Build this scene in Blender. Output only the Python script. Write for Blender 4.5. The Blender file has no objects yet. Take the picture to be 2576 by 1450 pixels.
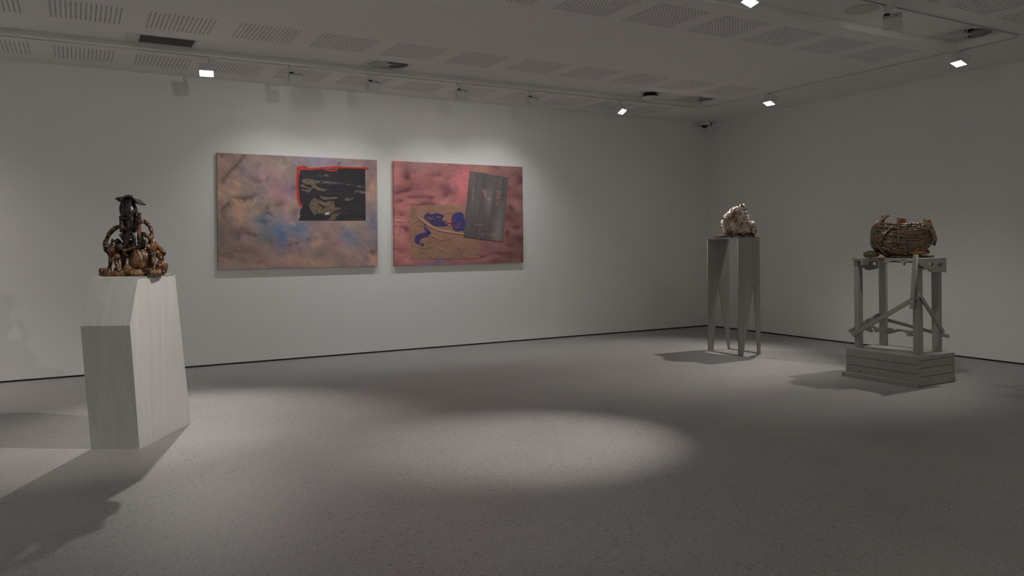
import bpy, bmesh, math, random
import numpy as np
from mathutils import Vector, Matrix, noise

# ------------------------------------------------------------------ camera
SC = bpy.context.scene
COL = SC.collection
W_IMG, H_IMG = 2576.0, 1450.0
CAM_H = 1.1412
FOC = 1950.0                       # focal length in pixels of the 2576 px wide frame
PPX, PPY = 1288.0, 614.8           # principal point (lens shifted down)
ROLL = math.radians(0.55)
YAW = math.radians(29.4)
FWD = Vector((math.sin(YAW), math.cos(YAW), 0))
RGT = Vector((math.cos(YAW), -math.sin(YAW), 0))
UP = Vector((0, 0, 1))
EYE = Vector((0, 0, CAM_H))

cd = bpy.data.cameras.new('camera')
cam = bpy.data.objects.new('camera', cd)
COL.objects.link(cam)
cd.sensor_width = 36.0
cd.sensor_fit = 'HORIZONTAL'
cd.lens = FOC / W_IMG * 36.0
cd.shift_x = 0.0
cd.shift_y = -(H_IMG / 2 - PPY) / W_IMG
cd.clip_start = 0.05
cam.matrix_world = (Matrix.Translation(EYE) @ Matrix.Rotation(-YAW, 4, 'Z') @
                    Matrix.Rotation(math.radians(90), 4, 'X') @ Matrix.Rotation(-ROLL, 4, 'Z'))
SC.camera = cam

# ------------------------------------------------------------------ world, exposure
wd = bpy.data.worlds.new('world')
SC.world = wd
wd.use_nodes = True
wd.node_tree.nodes['Background'].inputs[0].default_value = (0.02, 0.02, 0.02, 1)
wd.node_tree.nodes['Background'].inputs[1].default_value = 0.0
vs = SC.view_settings
vs.view_transform = 'Standard'
vs.look = 'None'
vs.exposure = 0.28
vs.gamma = 1.0
vs.use_curve_mapping = False

WARM = (1.0, 0.948, 0.905)
COOL = (0.96, 1.0, 0.985)
# every track spotlight, added fill included: track, position, aim point, watts, cone degrees, blend, colour, label
ZC = 2.757
LAMPS = [
    ('A', 1.015, (0.70, 5.30, 0.0), 138, 58, 0.9, WARM, 'lit white track spotlight aimed down at the dark figure sculpture on the plaster plinth'),
    ('A', 1.69, (1.72, 7.893, 0.85), 14.5, 100, 1.0, COOL, 'white track spotlight facing the black panel painting, the one nearer the plaster plinth'),
    ('A', 2.42, (2.38, 7.893, 0.85), 14.5, 100, 1.0, COOL, 'white track spotlight facing the black panel painting, right by the round air vent'),
    ('A', 3.34, (3.42, 7.893, 0.85), 14.5, 100, 1.0, COOL, 'white track spotlight facing the pink painting, first beyond the round air vent'),
    ('A', 4.16, (4.10, 7.893, 0.85), 19, 104, 1.0, COOL, 'white track spotlight facing the pink painting, next to the lit one near the corner'),
    ('A', 5.34, (5.85, 5.87, 1.15), 36, 60, 0.8, WARM, 'lit white track spotlight on the back wall track, next to the round black detector'),
    ('B', 5.95, (5.70, 5.97, 1.0), 98, 72, 0.8, WARM, 'lit white track spotlight by the right wall, above the silver shell sculpture'),
    ('B', 3.88, (5.70, 4.10, 0.9), 62, 58, 0.9, WARM, 'lit white track spotlight by the right wall, above the coiled bowl'),
    ('C', 4.85, (6.0, 4.02, 1.12), 34, 60, 1.0, WARM, 'white track spotlight turned away from view, hanging beside the round ceiling speaker'),
    ('C', 3.60, (2.32, 3.83, 0.0), 175, 38, 1.0, WARM, 'lit white track spotlight with bare bright lens in the middle of the ceiling'),
    # lamps outside the picture; the last three are added to raise the bounced light
    ('C', 1.85, (0.38, 5.12, 0.80), 145, 48, 0.9, WARM, 'white track spotlight over the open floor, aimed at the grey faceted plinth', 'plinth_lamp_offscreen'),
    ('D', 1.70, (0.55, 7.893, 0.8), 70, 100, 1.0, WARM, 'white track spotlight on the rear track, aimed across the room at the back wall', 'across_room_lamp_offscreen'),
    ('A', -2.3, (-2.0, 7.893, 0.8), 85, 120, 1.0, WARM, 'white track spotlight on the back wall track beyond the figure sculpture', 'back_track_lamp_offscreen'),
    ('D', 6.0, (7.485, -2.4, 1.2), 210, 105, 1.0, WARM, 'added unseen fill spotlight on the rear track washing the right wall', 'right_wall_fill_lamp_offscreen'),
    ('D', 3.3, (3.5, -4.6, 1.0), 215, 120, 1.0, WARM, 'added unseen fill spotlight on the rear track washing the front wall', 'front_wall_fill_lamp_offscreen'),
    ('D', -3.2, (-4.6, -1.0, 1.0), 210, 120, 1.0, WARM, 'added unseen fill spotlight on the rear track washing the left wall', 'left_wall_fill_lamp_offscreen'),
]

# ------------------------------------------------------------------ pixel helpers
def ray(x, y):
    a, b = x - PPX, y - PPY
    c, s = math.cos(ROLL), math.sin(ROLL)
    u = a * c - b * s
    v = a * s + b * c
    return FWD + RGT * (u / FOC) - UP * (v / FOC)
def onz(x, y, z=0.0):
    d = ray(x, y); return EYE + d * ((z - CAM_H) / d.z)
def ony(x, y, Y):
    d = ray(x, y); return EYE + d * (Y / d.y)
def onx(x, y, X):
    d = ray(x, y); return EYE + d * (X / d.x)
def ond(x, y, dep):
    return EYE + ray(x, y) * dep
def crop(ox, oy, s):
    return lambda x, y: (ox + x * s, oy + y * s)
def project(p):
    q = p - EYE
    z = q.dot(FWD); u = FOC * q.dot(RGT) / z; v = -FOC * q.dot(UP) / z
    c, s = math.cos(ROLL), math.sin(ROLL)
    return PPX + u * c + v * s, PPY - u * s + v * c

# ------------------------------------------------------------------ object helpers
def link(o, parent=None):
    COL.objects.link(o)
    if parent is not None:
        o.parent = parent
        o.matrix_parent_inverse = parent.matrix_world.inverted()
    return o
def obj(name, me, mat=None, parent=None, smooth=False):
    if mat is not None and not me.materials:
        me.materials.append(mat)
    if smooth:
        me.polygons.foreach_set('use_smooth', [True] * len(me.polygons))
    return link(bpy.data.objects.new(name, me), parent)
def mesh(name, vs_, fs):
    me = bpy.data.meshes.new(name)
    me.from_pydata([tuple(v) for v in vs_], [], fs)
    me.update()
    return me
def tag(o, label, cat, group=None):
    o['label'] = label; o['category'] = cat
    if group: o['group'] = group
    return o
def thing(name, label, cat, loc=(0, 0, 0), group=None):
    o = bpy.data.objects.new(name, None)
    o.location = loc
    o.empty_display_size = 0.1
    COL.objects.link(o)
    o.matrix_world = Matrix.Translation(Vector(loc))
    return tag(o, label, cat, group)
def struct(o):
    o['kind'] = 'structure'; return o

class MB:
    def __init__(s): s.v = []; s.f = []
    def add(s, vv, ff):
        n = len(s.v); s.v += [Vector(v) for v in vv]; s.f += [tuple(i + n for i in f) for f in ff]; return s
    def box(s, a, b, m=None):
        (x0, y0, z0), (x1, y1, z1) = a, b
        vv = [Vector(p) for p in ((x0,y0,z0),(x1,y0,z0),(x1,y1,z0),(x0,y1,z0),(x0,y0,z1),(x1,y0,z1),(x1,y1,z1),(x0,y1,z1))]
        if m is not None: vv = [m @ v for v in vv]
        return s.add(vv, [(0,3,2,1),(4,5,6,7),(0,1,5,4),(1,2,6,5),(2,3,7,6),(3,0,4,7)])
    def quad(s, a, b, c, d): return s.add([a, b, c, d], [(0, 1, 2, 3)])
    def lathe(s, prof, n=24, m=None, cap=True):
        vv = []
        for r, z in prof:
            for i in range(n):
                t = 2 * math.pi * i / n
                vv.append(Vector((r * math.cos(t), r * math.sin(t), z)))
        ff = []
        for k in range(len(prof) - 1):
            for i in range(n):
                j = (i + 1) % n
                ff.append((k*n+i, k*n+j, (k+1)*n+j, (k+1)*n+i))
        if cap:
            ff.append(tuple(range(n))[::-1]); ff.append(tuple((len(prof)-1)*n + i for i in range(n)))
        if m is not None: vv = [m @ v for v in vv]
        return s.add(vv, ff)
    def build(s, name, mat, parent=None, smooth=False, bevel=0.0, seg=2):
        me = mesh(name, s.v, s.f)
        bm = bmesh.new(); bm.from_mesh(me)
        if bevel > 0:
            bmesh.ops.bevel(bm, geom=bm.edges[:], offset=bevel, segments=seg, affect='EDGES', clamp_overlap=True)
        bmesh.ops.recalc_face_normals(bm, faces=bm.faces[:])
        bm.to_mesh(me); bm.free()
        return obj(name, me, mat, parent, smooth)

def plate(name, outline, origin, eu, ev, en, thick, mat, parent=None, holes=(), bevel=0.0):
    """Flat cut-out board: outline (and holes) as world points on the plane origin + eu*u + ev*v; thick runs along en."""
    origin, eu, ev, en = Vector(origin), Vector(eu), Vector(ev), Vector(en)
    cu = bpy.data.curves.new(name, 'CURVE')
    cu.dimensions = '2D'; cu.fill_mode = 'BOTH'; cu.extrude = thick / 2
    if bevel: cu.bevel_depth = bevel; cu.bevel_resolution = 0
    for poly in [outline] + list(holes):
        sp = cu.splines.new('POLY')
        sp.points.add(len(poly) - 1)
        for p, q in zip(sp.points, poly):
            d = Vector(q) - origin
            p.co = (d.dot(eu), d.dot(ev), 0, 1)
        sp.use_cyclic_u = True
    tmp = bpy.data.objects.new('tmp', cu)
    me = bpy.data.meshes.new_from_object(tmp)
    bpy.data.objects.remove(tmp); bpy.data.curves.remove(cu)
    me.materials.clear()
    for v in me.vertices:
        c = v.co.copy()
        v.co = origin + eu * c.x + ev * c.y + en * (c.z + thick / 2)
    bm = bmesh.new(); bm.from_mesh(me)
    bmesh.ops.remove_doubles(bm, verts=bm.verts[:], dist=1e-5)
    bmesh.ops.recalc_face_normals(bm, faces=bm.faces[:])
    bm.to_mesh(me); bm.free()
    return obj(name, me, mat, parent)

def slab(name, pts, thick, mat, parent=None, flip=1):
    """Planar polygon of 3-D points given a thickness against its normal."""
    pts = [Vector(p) for p in pts]
    n = (pts[1] - pts[0]).cross(pts[2] - pts[0]).normalized() * flip
    back = [p - n * thick for p in pts]
    k = len(pts)
    fs = [tuple(range(k)), tuple(range(2*k-1, k-1, -1))] + [(i, i+k, (i+1) % k + k, (i+1) % k) for i in range(k)]
    b = MB().add(pts + back, fs)
    return b.build(name, mat, parent)

def smooth_path(pts, n):
    out = []
    P = [pts[0]] + list(pts) + [pts[-1]]
    for i in range(1, len(P) - 2):
        for k in range(n):
            t = k / n
            o = []
            for a, b, c, d in zip(P[i-1], P[i], P[i+1], P[i+2]):
                o.append(0.5 * ((2*b) + (-a + c)*t + (2*a - 5*b + 4*c - d)*t*t + (-a + 3*b - 3*c + d)*t**3))
            out.append(o)
    out.append(list(P[-2]))
    return out

def tube(mb, path, n=6, seg=12, lump=0.15, fine=0.12, scale=60.0, flat=1.0, flatdir=None, closed=False, seed=0.0, floor=None):
    """path: list of (Vector, radius); lumpy hand-rolled coil."""
    raw = [(p.x, p.y, p.z, r) for p, r in path]
    if closed:
        sm = []
        m = len(raw)
        for i in range(m):
            a, b, c, d = raw[i-1], raw[i], raw[(i+1) % m], raw[(i+2) % m]
            for k in range(n):
                t = k / n
                sm.append([0.5*((2*y)+(-x+z)*t+(2*x-5*y+4*z-w)*t*t+(-x+3*y-3*z+w)*t**3) for x, y, z, w in zip(a, b, c, d)])
    else:
        sm = smooth_path(raw, n)
    pts = [Vector(s[:3]) for s in sm]; rad = [s[3] for s in sm]
    if not closed:
        t0 = (pts[0] - pts[1]).normalized(); t1 = (pts[-1] - pts[-2]).normalized()
        r0, r1 = rad[0], rad[-1]
        pts = [pts[0] + t0*r0*.55, pts[0] + t0*r0*.42, pts[0] + t0*r0*.2] + pts + [pts[-1] + t1*r1*.2, pts[-1] + t1*r1*.42, pts[-1] + t1*r1*.55]
        rad = [r0*.45, r0*.8, r0*.96] + rad + [r1*.96, r1*.8, r1*.45]
    m = len(pts)
    vv = []
    ref = Vector((0.13, 0.2, 1)).normalized()
    for i in range(m):
        if closed: t = pts[(i+1) % m] - pts[i-1]
        else: t = pts[min(i+1, m-1)] - pts[max(i-1, 0)]
        t = t.normalized() if t.length > 1e-9 else Vector((0, 0, 1))
        a = flatdir.copy() if flatdir is not None else ref.copy()
        a = a - t * a.dot(t)
        if a.length < 0.05: a = Vector((1, 0, 0)) - t * t.x
        a.normalize(); b = t.cross(a)
        rr = rad[i] * (1 + lump * noise.noise(pts[i] * scale + Vector((seed, 0, 0))))
        for k in range(seg):
            th = 2 * math.pi * k / seg
            d = a * (math.cos(th) * flat) + b * math.sin(th)
            p = pts[i] + d * rr
            p += d * rad[i] * fine * noise.noise(p * scale * 4 + Vector((0, seed, 0)))
            if floor is not None and p.z < floor: p.z = floor
            vv.append(p)
    ff = []
    for i in range(m if closed else m - 1):
        i2 = (i + 1) % m
        for k in range(seg):
            k2 = (k + 1) % seg
            ff.append((i*seg+k, i*seg+k2, i2*seg+k2, i2*seg+k))
    if not closed:
        ff.append(tuple(range(seg))[::-1]); ff.append(tuple((m-1)*seg + k for k in range(seg)))
    mb.add(vv, ff)
    return mb

def blob(mb, c, ax, ay, az, rx, ry, rz, lump=0.15, scale=25.0, sub=4, seed=0.0, flatbottom=None):
    bm = bmesh.new()
    bmesh.ops.create_icosphere(bm, subdivisions=sub, radius=1.0)
    bm.verts.ensure_lookup_table()
    vv = []
    for v in bm.verts:
        d = v.co
        p = c + ax * (d.x * rx) + ay * (d.y * ry) + az * (d.z * rz)
        k = 1 + lump * noise.noise(p * scale + Vector((seed, seed, 0))) + 0.4 * lump * noise.noise(p * scale * 3)
        p = c + (p - c) * k
        if flatbottom is not None and p.z < flatbottom: p.z = flatbottom
        vv.append(p)
    ff = [tuple(v.index for v in f.verts) for f in bm.faces]
    bm.free()
    mb.add(vv, ff)
    return mb

# ------------------------------------------------------------------ materials
def lin(c):
    c /= 255.0
    return c / 12.92 if c <= 0.04045 else ((c + 0.055) / 1.055) ** 2.4
def srgb(r, g, b): return (lin(r), lin(g), lin(b), 1.0)
def new_mat(name):
    m = bpy.data.materials.new(name); m.use_nodes = True
    nt = m.node_tree
    return m, nt, nt.nodes['Principled BSDF']
def nd(nt, t, **kw):
    n = nt.nodes.new(t)
    for k, v in kw.items():
        if k in n.inputs: n.inputs[k].default_value = v
        else: setattr(n, k, v)
    return n
def ramp(nt, stops, interp='LINEAR'):
    r = nt.nodes.new('ShaderNodeValToRGB')
    r.color_ramp.interpolation = interp
    e = r.color_ramp.elements
    while len(e) < len(stops): e.new(0.5)
    for k, (p, c) in enumerate(stops):
        e[k].position = p; e[k].color = c if len(c) == 4 else (*c, 1)
    return r
def coords(nt, scale=(1, 1, 1)):
    t = nt.nodes.new('ShaderNodeTexCoord'); mp = nt.nodes.new('ShaderNodeMapping')
    mp.inputs['Scale'].default_value = scale
    nt.links.new(t.outputs['Object'], mp.inputs['Vector'])
    return mp
def plain(name, col, rough=0.6, metal=0.0, nscale=40.0, var=0.04, bump=0.0, spec=0.5, stretch=(1, 1, 1)):
    m, nt, b = new_mat(name)
    mp = coords(nt, stretch)
    n = nd(nt, 'ShaderNodeTexNoise', Scale=nscale, Detail=4.0)
    nt.links.new(mp.outputs[0], n.inputs['Vector'])
    c = Vector(col[:3])
    r = ramp(nt, [(0.3, tuple(c * (1 - var))), (0.7, tuple(c * (1 + var)))])
    nt.links.new(n.outputs['Fac'], r.inputs[0]); nt.links.new(r.outputs[0], b.inputs['Base Color'])
    b.inputs['Roughness'].default_value = rough; b.inputs['Metallic'].default_value = metal
    b.inputs['Specular IOR Level'].default_value = spec
    if bump:
        bp = nd(nt, 'ShaderNodeBump', Strength=bump, Distance=0.002)
        nt.links.new(n.outputs['Fac'], bp.inputs['Height']); nt.links.new(bp.outputs[0], b.inputs['Normal'])
    return m
def emit(name, col, strength):
    m, nt, b = new_mat(name)
    b.inputs['Base Color'].default_value = (0.8, 0.8, 0.8, 1)
    b.inputs['Emission Color'].default_value = (*col, 1)
    b.inputs['Emission Strength'].default_value = strength
    return m
def glaze(name, stops, nscale=30.0, rough=0.15, bump=0.35, metal=0.0, stretch=(1, 1, 1), detail=5.0, bscale=120.0, coat=0.0):
    m, nt, b = new_mat(name)
    mp = coords(nt, stretch)
    n = nd(nt, 'ShaderNodeTexNoise', Scale=nscale, Detail=detail, Roughness=0.6, Distortion=0.6)
    nt.links.new(mp.outputs[0], n.inputs['Vector'])
    r = ramp(nt, stops)
    nt.links.new(n.outputs['Fac'], r.inputs[0]); nt.links.new(r.outputs[0], b.inputs['Base Color'])
    n2 = nd(nt, 'ShaderNodeTexNoise', Scale=bscale, Detail=3.0)
    nt.links.new(mp.outputs[0], n2.inputs['Vector'])
    bp = nd(nt, 'ShaderNodeBump', Strength=bump, Distance=0.0012)
    nt.links.new(n2.outputs['Fac'], bp.inputs['Height']); nt.links.new(bp.outputs[0], b.inputs['Normal'])
    b.inputs['Roughness'].default_value = rough; b.inputs['Metallic'].default_value = metal
    b.inputs['Coat Weight'].default_value = coat; b.inputs['Coat Roughness'].default_value = 0.08
    return m

M = {}
M['wall'] = plain('wall_paint', (0.78, 0.775, 0.765), 0.75, nscale=6, var=0.008, spec=0.3)
M['ceiling'] = plain('ceiling_paint', (0.80, 0.79, 0.78), 0.8, nscale=5, var=0.008, spec=0.25)
M['dark_gap'] = plain('grey_skirting_channel', (0.16, 0.155, 0.15), 0.7)
M['fleece'] = plain('acoustic_fleece', (0.17, 0.16, 0.155), 0.95)
M['white_metal'] = plain('white_powder_coat', (0.62, 0.62, 0.60), 0.45, var=0.01)
M['slot'] = plain('track_slot', (0.10, 0.095, 0.09), 0.6)
M['black'] = plain('black_plastic', (0.012, 0.012, 0.012), 0.3)
M['void'] = plain('dark_grey_duct_lining', (0.06, 0.06, 0.06), 0.9)
M['mesh_grey'] = plain('grille_mesh', (0.16, 0.155, 0.15), 0.6, nscale=300, var=0.25)
M['lens_on'] = emit('lamp_lens', (1.0, 0.95, 0.88), 40.0)
M['yellow'] = plain('small_sticker', (0.5, 0.42, 0.15), 0.6)

# polished concrete with exposed aggregate
m, nt, b = new_mat('polished_concrete')
mp = coords(nt)
wn = nd(nt, 'ShaderNodeTexNoise', Scale=70.0, Detail=2.0); nt.links.new(mp.outputs[0], wn.inputs['Vector'])
wv_ = nd(nt, 'ShaderNodeVectorMath', operation='MULTIPLY_ADD'); wv_.inputs[1].default_value = (.022, .022, .022)
nt.links.new(wn.outputs['Color'], wv_.inputs[0]); nt.links.new(mp.outputs[0], wv_.inputs[2])
def speck(scale, lo, hi, rnd=1.0, feat='F1'):
    v = nd(nt, 'ShaderNodeTexVoronoi', Scale=scale, Randomness=rnd); v.feature = feat
    nt.links.new(wv_.outputs[0], v.inputs['Vector'])
    return v
big = nd(nt, 'ShaderNodeTexNoise', Scale=0.9, Detail=6.0, Roughness=0.6); nt.links.new(mp.outputs[0], big.inputs['Vector'])
rb = ramp(nt, [(0.32, (0.36, 0.348, 0.34)), (0.68, (0.43, 0.418, 0.408))]); nt.links.new(big.outputs['Fac'], rb.inputs[0])
fin = nd(nt, 'ShaderNodeTexNoise', Scale=90.0, Detail=3.0); nt.links.new(mp.outputs[0], fin.inputs['Vector'])
rf = ramp(nt, [(0.3, (0.80, 0.80, 0.80)), (0.7, (1.10, 1.10, 1.10))]); nt.links.new(fin.outputs['Fac'], rf.inputs[0])
mx = nd(nt, 'ShaderNodeMix', data_type='RGBA', blend_type='MULTIPLY'); mx.inputs[0].default_value = 1.0
nt.links.new(rb.outputs[0], mx.inputs[6]); nt.links.new(rf.outputs[0], mx.inputs[7])
# dark stones: cells chosen at random, shown where the cell centre is near and a density noise allows
dens = nd(nt, 'ShaderNodeTexNoise', Scale=2.2, Detail=4.0); nt.links.new(mp.outputs[0], dens.inputs['Vector'])
prev = mx.outputs[2]
for sc, t0, t1, amt, dark in ((58.0, .97, .74, .50, (.115, .112, .112)), (105.0, .90, .55, .46, (.15, .147, .145)), (170.0, .80, .50, .34, (.17, .167, .165)), (90.0, .97, .93, .25, (.52, .51, .50))):
    vor = speck(sc, 0, 0)
    wh = nt.nodes.new('ShaderNodeSeparateColor'); nt.links.new(vor.outputs['Color'], wh.inputs[0])
    thr = nd(nt, 'ShaderNodeMapRange'); thr.inputs['From Min'].default_value = 0.35; thr.inputs['From Max'].default_value = 0.68
    thr.inputs['To Min'].default_value = t0; thr.inputs['To Max'].default_value = t1
    nt.links.new(dens.outputs['Fac'], thr.inputs['Value'])
    gt = nd(nt, 'ShaderNodeMath', operation='GREATER_THAN'); nt.links.new(wh.outputs[0], gt.inputs[0]); nt.links.new(thr.outputs[0], gt.inputs[1])
    near = nd(nt, 'ShaderNodeMapRange'); near.inputs['From Min'].default_value = 0.25; near.inputs['From Max'].default_value = 0.50
    near.inputs['To Min'].default_value = 1.0; near.inputs['To Max'].default_value = 0.0
    nt.links.new(vor.outputs['Distance'], near.inputs['Value'])
    ml = nd(nt, 'ShaderNodeMath', operation='MULTIPLY'); nt.links.new(gt.outputs[0], ml.inputs[0]); nt.links.new(near.outputs[0], ml.inputs[1])
    ml2 = nd(nt, 'ShaderNodeMath', operation='MULTIPLY'); ml2.inputs[1].default_value = amt; nt.links.new(ml.outputs[0], ml2.inputs[0])
    mx2 = nd(nt, 'ShaderNodeMix', data_type='RGBA'); nt.links.new(ml2.outputs[0], mx2.inputs[0])
    nt.links.new(prev, mx2.inputs[6]); mx2.inputs[7].default_value = (*dark, 1)
    prev = mx2.outputs[2]
nt.links.new(mx2.outputs[2], b.inputs['Base Color'])
rr = nd(nt, 'ShaderNodeMapRange'); rr.inputs['To Min'].default_value = 0.42; rr.inputs['To Max'].default_value = 0.58
nt.links.new(big.outputs['Fac'], rr.inputs['Value']); nt.links.new(rr.outputs[0], b.inputs['Roughness'])
b.inputs['Specular IOR Level'].default_value = 0.45
M['floor'] = m

def brushed(name, c1, c2, rough=0.6, st=(26, 26, 1.6)):
    m, nt, b = new_mat(name)
    mp = coords(nt, st)
    n = nd(nt, 'ShaderNodeTexNoise', Scale=1.0, Detail=7.0, Roughness=0.62, Distortion=0.5); nt.links.new(mp.outputs[0], n.inputs['Vector'])
    r = ramp(nt, [(0.28, c1), (0.72, c2)]); nt.links.new(n.outputs['Fac'], r.inputs[0])
    nt.links.new(r.outputs[0], b.inputs['Base Color'])
    n2 = nd(nt, 'ShaderNodeTexNoise', Scale=5.0, Detail=6.0); nt.links.new(mp.outputs[0], n2.inputs['Vector'])
    bp = nd(nt, 'ShaderNodeBump', Strength=0.25, Distance=0.002); nt.links.new(n2.outputs['Fac'], bp.inputs['Height'])
    nt.links.new(bp.outputs[0], b.inputs['Normal'])
    b.inputs['Roughness'].default_value = rough
    return m
M['plaster'] = brushed('brushed_grey_plaster', (0.52, 0.515, 0.49), (0.62, 0.615, 0.585))
M['grey_paint'] = brushed('grey_painted_timber', (0.295, 0.29, 0.272), (0.34, 0.335, 0.315), 0.45)
M['grey_ply'] = brushed('grey_painted_plywood', (0.29, 0.28, 0.265), (0.36, 0.35, 0.33), 0.5)
M['ply_edge'] = plain('plywood_edge', (0.38, 0.34, 0.28), 0.6)

BROWN = [(0.34, (0.012, 0.009, 0.008)), (0.45, (0.035, 0.018, 0.011)), (0.52, (0.15, 0.065, 0.025)), (0.62, (0.25, 0.13, 0.055)), (0.70, (0.06, 0.032, 0.02))]
M['brown_glaze'] = glaze('brown_ochre_glaze', BROWN, 17.0, 0.22, 0.9, detail=8.0, bscale=90.0)
M['ochre'] = glaze('ochre_stoneware', [(0.33, (0.035, 0.02, 0.012)), (0.46, (0.15, 0.075, 0.03)), (0.58, (0.27, 0.155, 0.07)), (0.72, (0.34, 0.21, 0.105))], 20.0, 0.36, 0.9, detail=8.0, bscale=110.0)
M['black_glaze'] = glaze('black_brown_glaze', [(0.3, (0.012, 0.010, 0.009)), (0.6, (0.028, 0.022, 0.019)), (0.70, (0.14, 0.06, 0.022))], 22.0, 0.13, 0.9, detail=7.0, bscale=150.0)
M['black_rust'] = glaze('black_glaze_with_rust', [(0.40, (0.014, 0.011, 0.010)), (0.52, (0.03, 0.02, 0.016)), (0.60, (0.20, 0.07, 0.02))], 14.0, 0.18, 0.5)
M['dark_clay'] = glaze('dark_matt_clay', [(0.3, (0.02, 0.017, 0.015)), (0.7, (0.06, 0.05, 0.045))], 40.0, 0.4, 0.5)
M['lustre'] = glaze('silver_bronze_lustre', [(0.30, (0.10, 0.045, 0.025)), (0.44, (0.34, 0.22, 0.15)), (0.56, (0.62, 0.55, 0.49)), (0.75, (0.70, 0.66, 0.62))], 9.0, 0.24, 0.25, metal=0.9, bscale=60.0)
M['lustre_brown'] = glaze('copper_brown_lustre', [(0.3, (0.09, 0.035, 0.018)), (0.5, (0.30, 0.17, 0.10)), (0.7, (0.60, 0.52, 0.45))], 16.0, 0.28, 0.3, metal=0.85, bscale=80.0)
MULTI = [(0.30, (0.008, 0.007, 0.006)), (0.40, (0.018, 0.032, 0.021)), (0.46, (0.05, 0.048, 0.032)), (0.51, (0.17, 0.13, 0.085)), (0.545, (0.045, 0.022, 0.012)), (0.60, (0.20, 0.052, 0.014)), (0.66, (0.018, 0.010, 0.007)), (0.78, (0.11, 0.125, 0.085))]
M['multi'] = glaze('mottled_green_rust_glaze', MULTI, 46.0, 0.12, 1.0, detail=12.0, bscale=170.0, coat=.7)
M['rust'] = glaze('rust_brown_glaze', [(0.3, (0.03, 0.012, 0.007)), (0.55, (0.17, 0.05, 0.018)), (0.75, (0.33, 0.12, 0.045))], 30.0, 0.16, 0.4)
M['pebble'] = glaze('amber_brown_glaze', [(0.3, (0.10, 0.05, 0.015)), (0.6, (0.20, 0.095, 0.03)), (0.8, (0.25, 0.07, 0.03))], 20.0, 0.08, 0.08)
M['green_glaze'] = glaze('olive_green_glaze', [(0.3, (0.03, 0.035, 0.015)), (0.6, (0.10, 0.105, 0.05)), (0.8, (0.30, 0.28, 0.17))], 60.0, 0.12, 0.7)
M['pink_clay'] = plain('pink_clay', (0.42, 0.22, 0.15), 0.5, nscale=60, var=0.15)

# ------------------------------------------------------------------ room shell
X0, Y0 = 7.485, 7.893
XL, YF = -4.6, -4.6
GAP = 0.016
f = MB(); f.quad((XL-.1, YF-.1, 0), (X0+.1, YF-.1, 0), (X0+.1, Y0+.1, 0), (XL-.1, Y0+.1, 0)); f.quad((XL-.1, Y0+.1, -.1), (X0+.1, Y0+.1, -.1), (X0+.1, YF-.1, -.1), (XL-.1, YF-.1, -.1))
struct(f.build('floor', M['floor']))
ZT = 2.98
struct(MB().box((XL-.1, Y0, GAP), (X0+.1, Y0+.1, ZT)).build('wall_back', M['wall']))
struct(MB().box((X0, YF-.1, GAP), (X0+.1, Y0, ZT)).build('wall_right', M['wall']))
struct(MB().box((XL-.1, YF-.1, GAP), (XL, Y0, ZT)).build('wall_left', M['wall']))
struct(MB().box((XL, YF-.1, GAP), (X0, YF, ZT)).build('wall_front', M['wall']))
struct(MB().box((XL-.1, Y0+.055, 0), (X0+.1, Y0+.09, GAP)).build('baseboard_back', M['dark_gap']))
struct(MB().box((X0+.055, YF-.1, 0), (X0+.09, Y0+.055, GAP)).build('baseboard_right', M['dark_gap']))
struct(MB().box((XL-.09, YF-.1, 0), (XL-.055, Y0+.055, GAP)).build('baseboard_left', M['dark_gap']))
struct(MB().box((XL-.055, YF-.09, 0), (X0+.055, YF-.055, GAP)).build('baseboard_front', M['dark_gap']))

# ceiling: flat sheet with channel recesses and square openings for the perforated panels
ZR = 2.806                                          # recess soffit
TRK = 0.034                                         # width of a track
RECESS = [(XL, 6.535, 6.46, 6.95), (XL, 6.520, 3.372, 3.875), (XL, 6.520, 0.28, 0.78)]
VENTS = [(2.51, 6.725), (6.275, 6.72), (6.275, 3.635)]; VH = .186
PITCH, HX0 = 0.03, 3.467
ROWS = {7.150: range(-8, 5), 5.832: range(-8, 5), 4.063: range(-5, 5), 2.745: range(-2, 5)}
PAN = 15 * PITCH
panels = [(HX0 + 0.6 * k - PITCH / 2, y - PITCH / 2) for y, ks in ROWS.items() for k in ks]
openings = [(x0, x1, y0, y1) for x0, x1, y0, y1 in RECESS] + [(x, x + PAN, y, y + PAN) for x, y in panels]
xs = sorted({XL, X0} | {round(v, 5) for o in openings for v in o[:2]})
ys = sorted({YF, Y0} | {round(v, 5) for o in openings for v in o[2:]})
c = MB()
idx = {}
def cv(x, y):
    if (x, y) not in idx:
        idx[(x, y)] = len(c.v); c.v.append(Vector((x, y, ZC)))
    return idx[(x, y)]
for i in range(len(ys) - 1):
    y0, y1 = ys[i], ys[i+1]
    run = None
    for j in range(len(xs) - 1):
        x0, x1 = xs[j], xs[j+1]
        cx, cy = (x0 + x1) / 2, (y0 + y1) / 2
        if any(a < cx < b_ and p < cy < q for a, b_, p, q in openings): continue
        c.f.append((cv(x0, y0), cv(x0, y1), cv(x1, y1), cv(x1, y0)))
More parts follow.
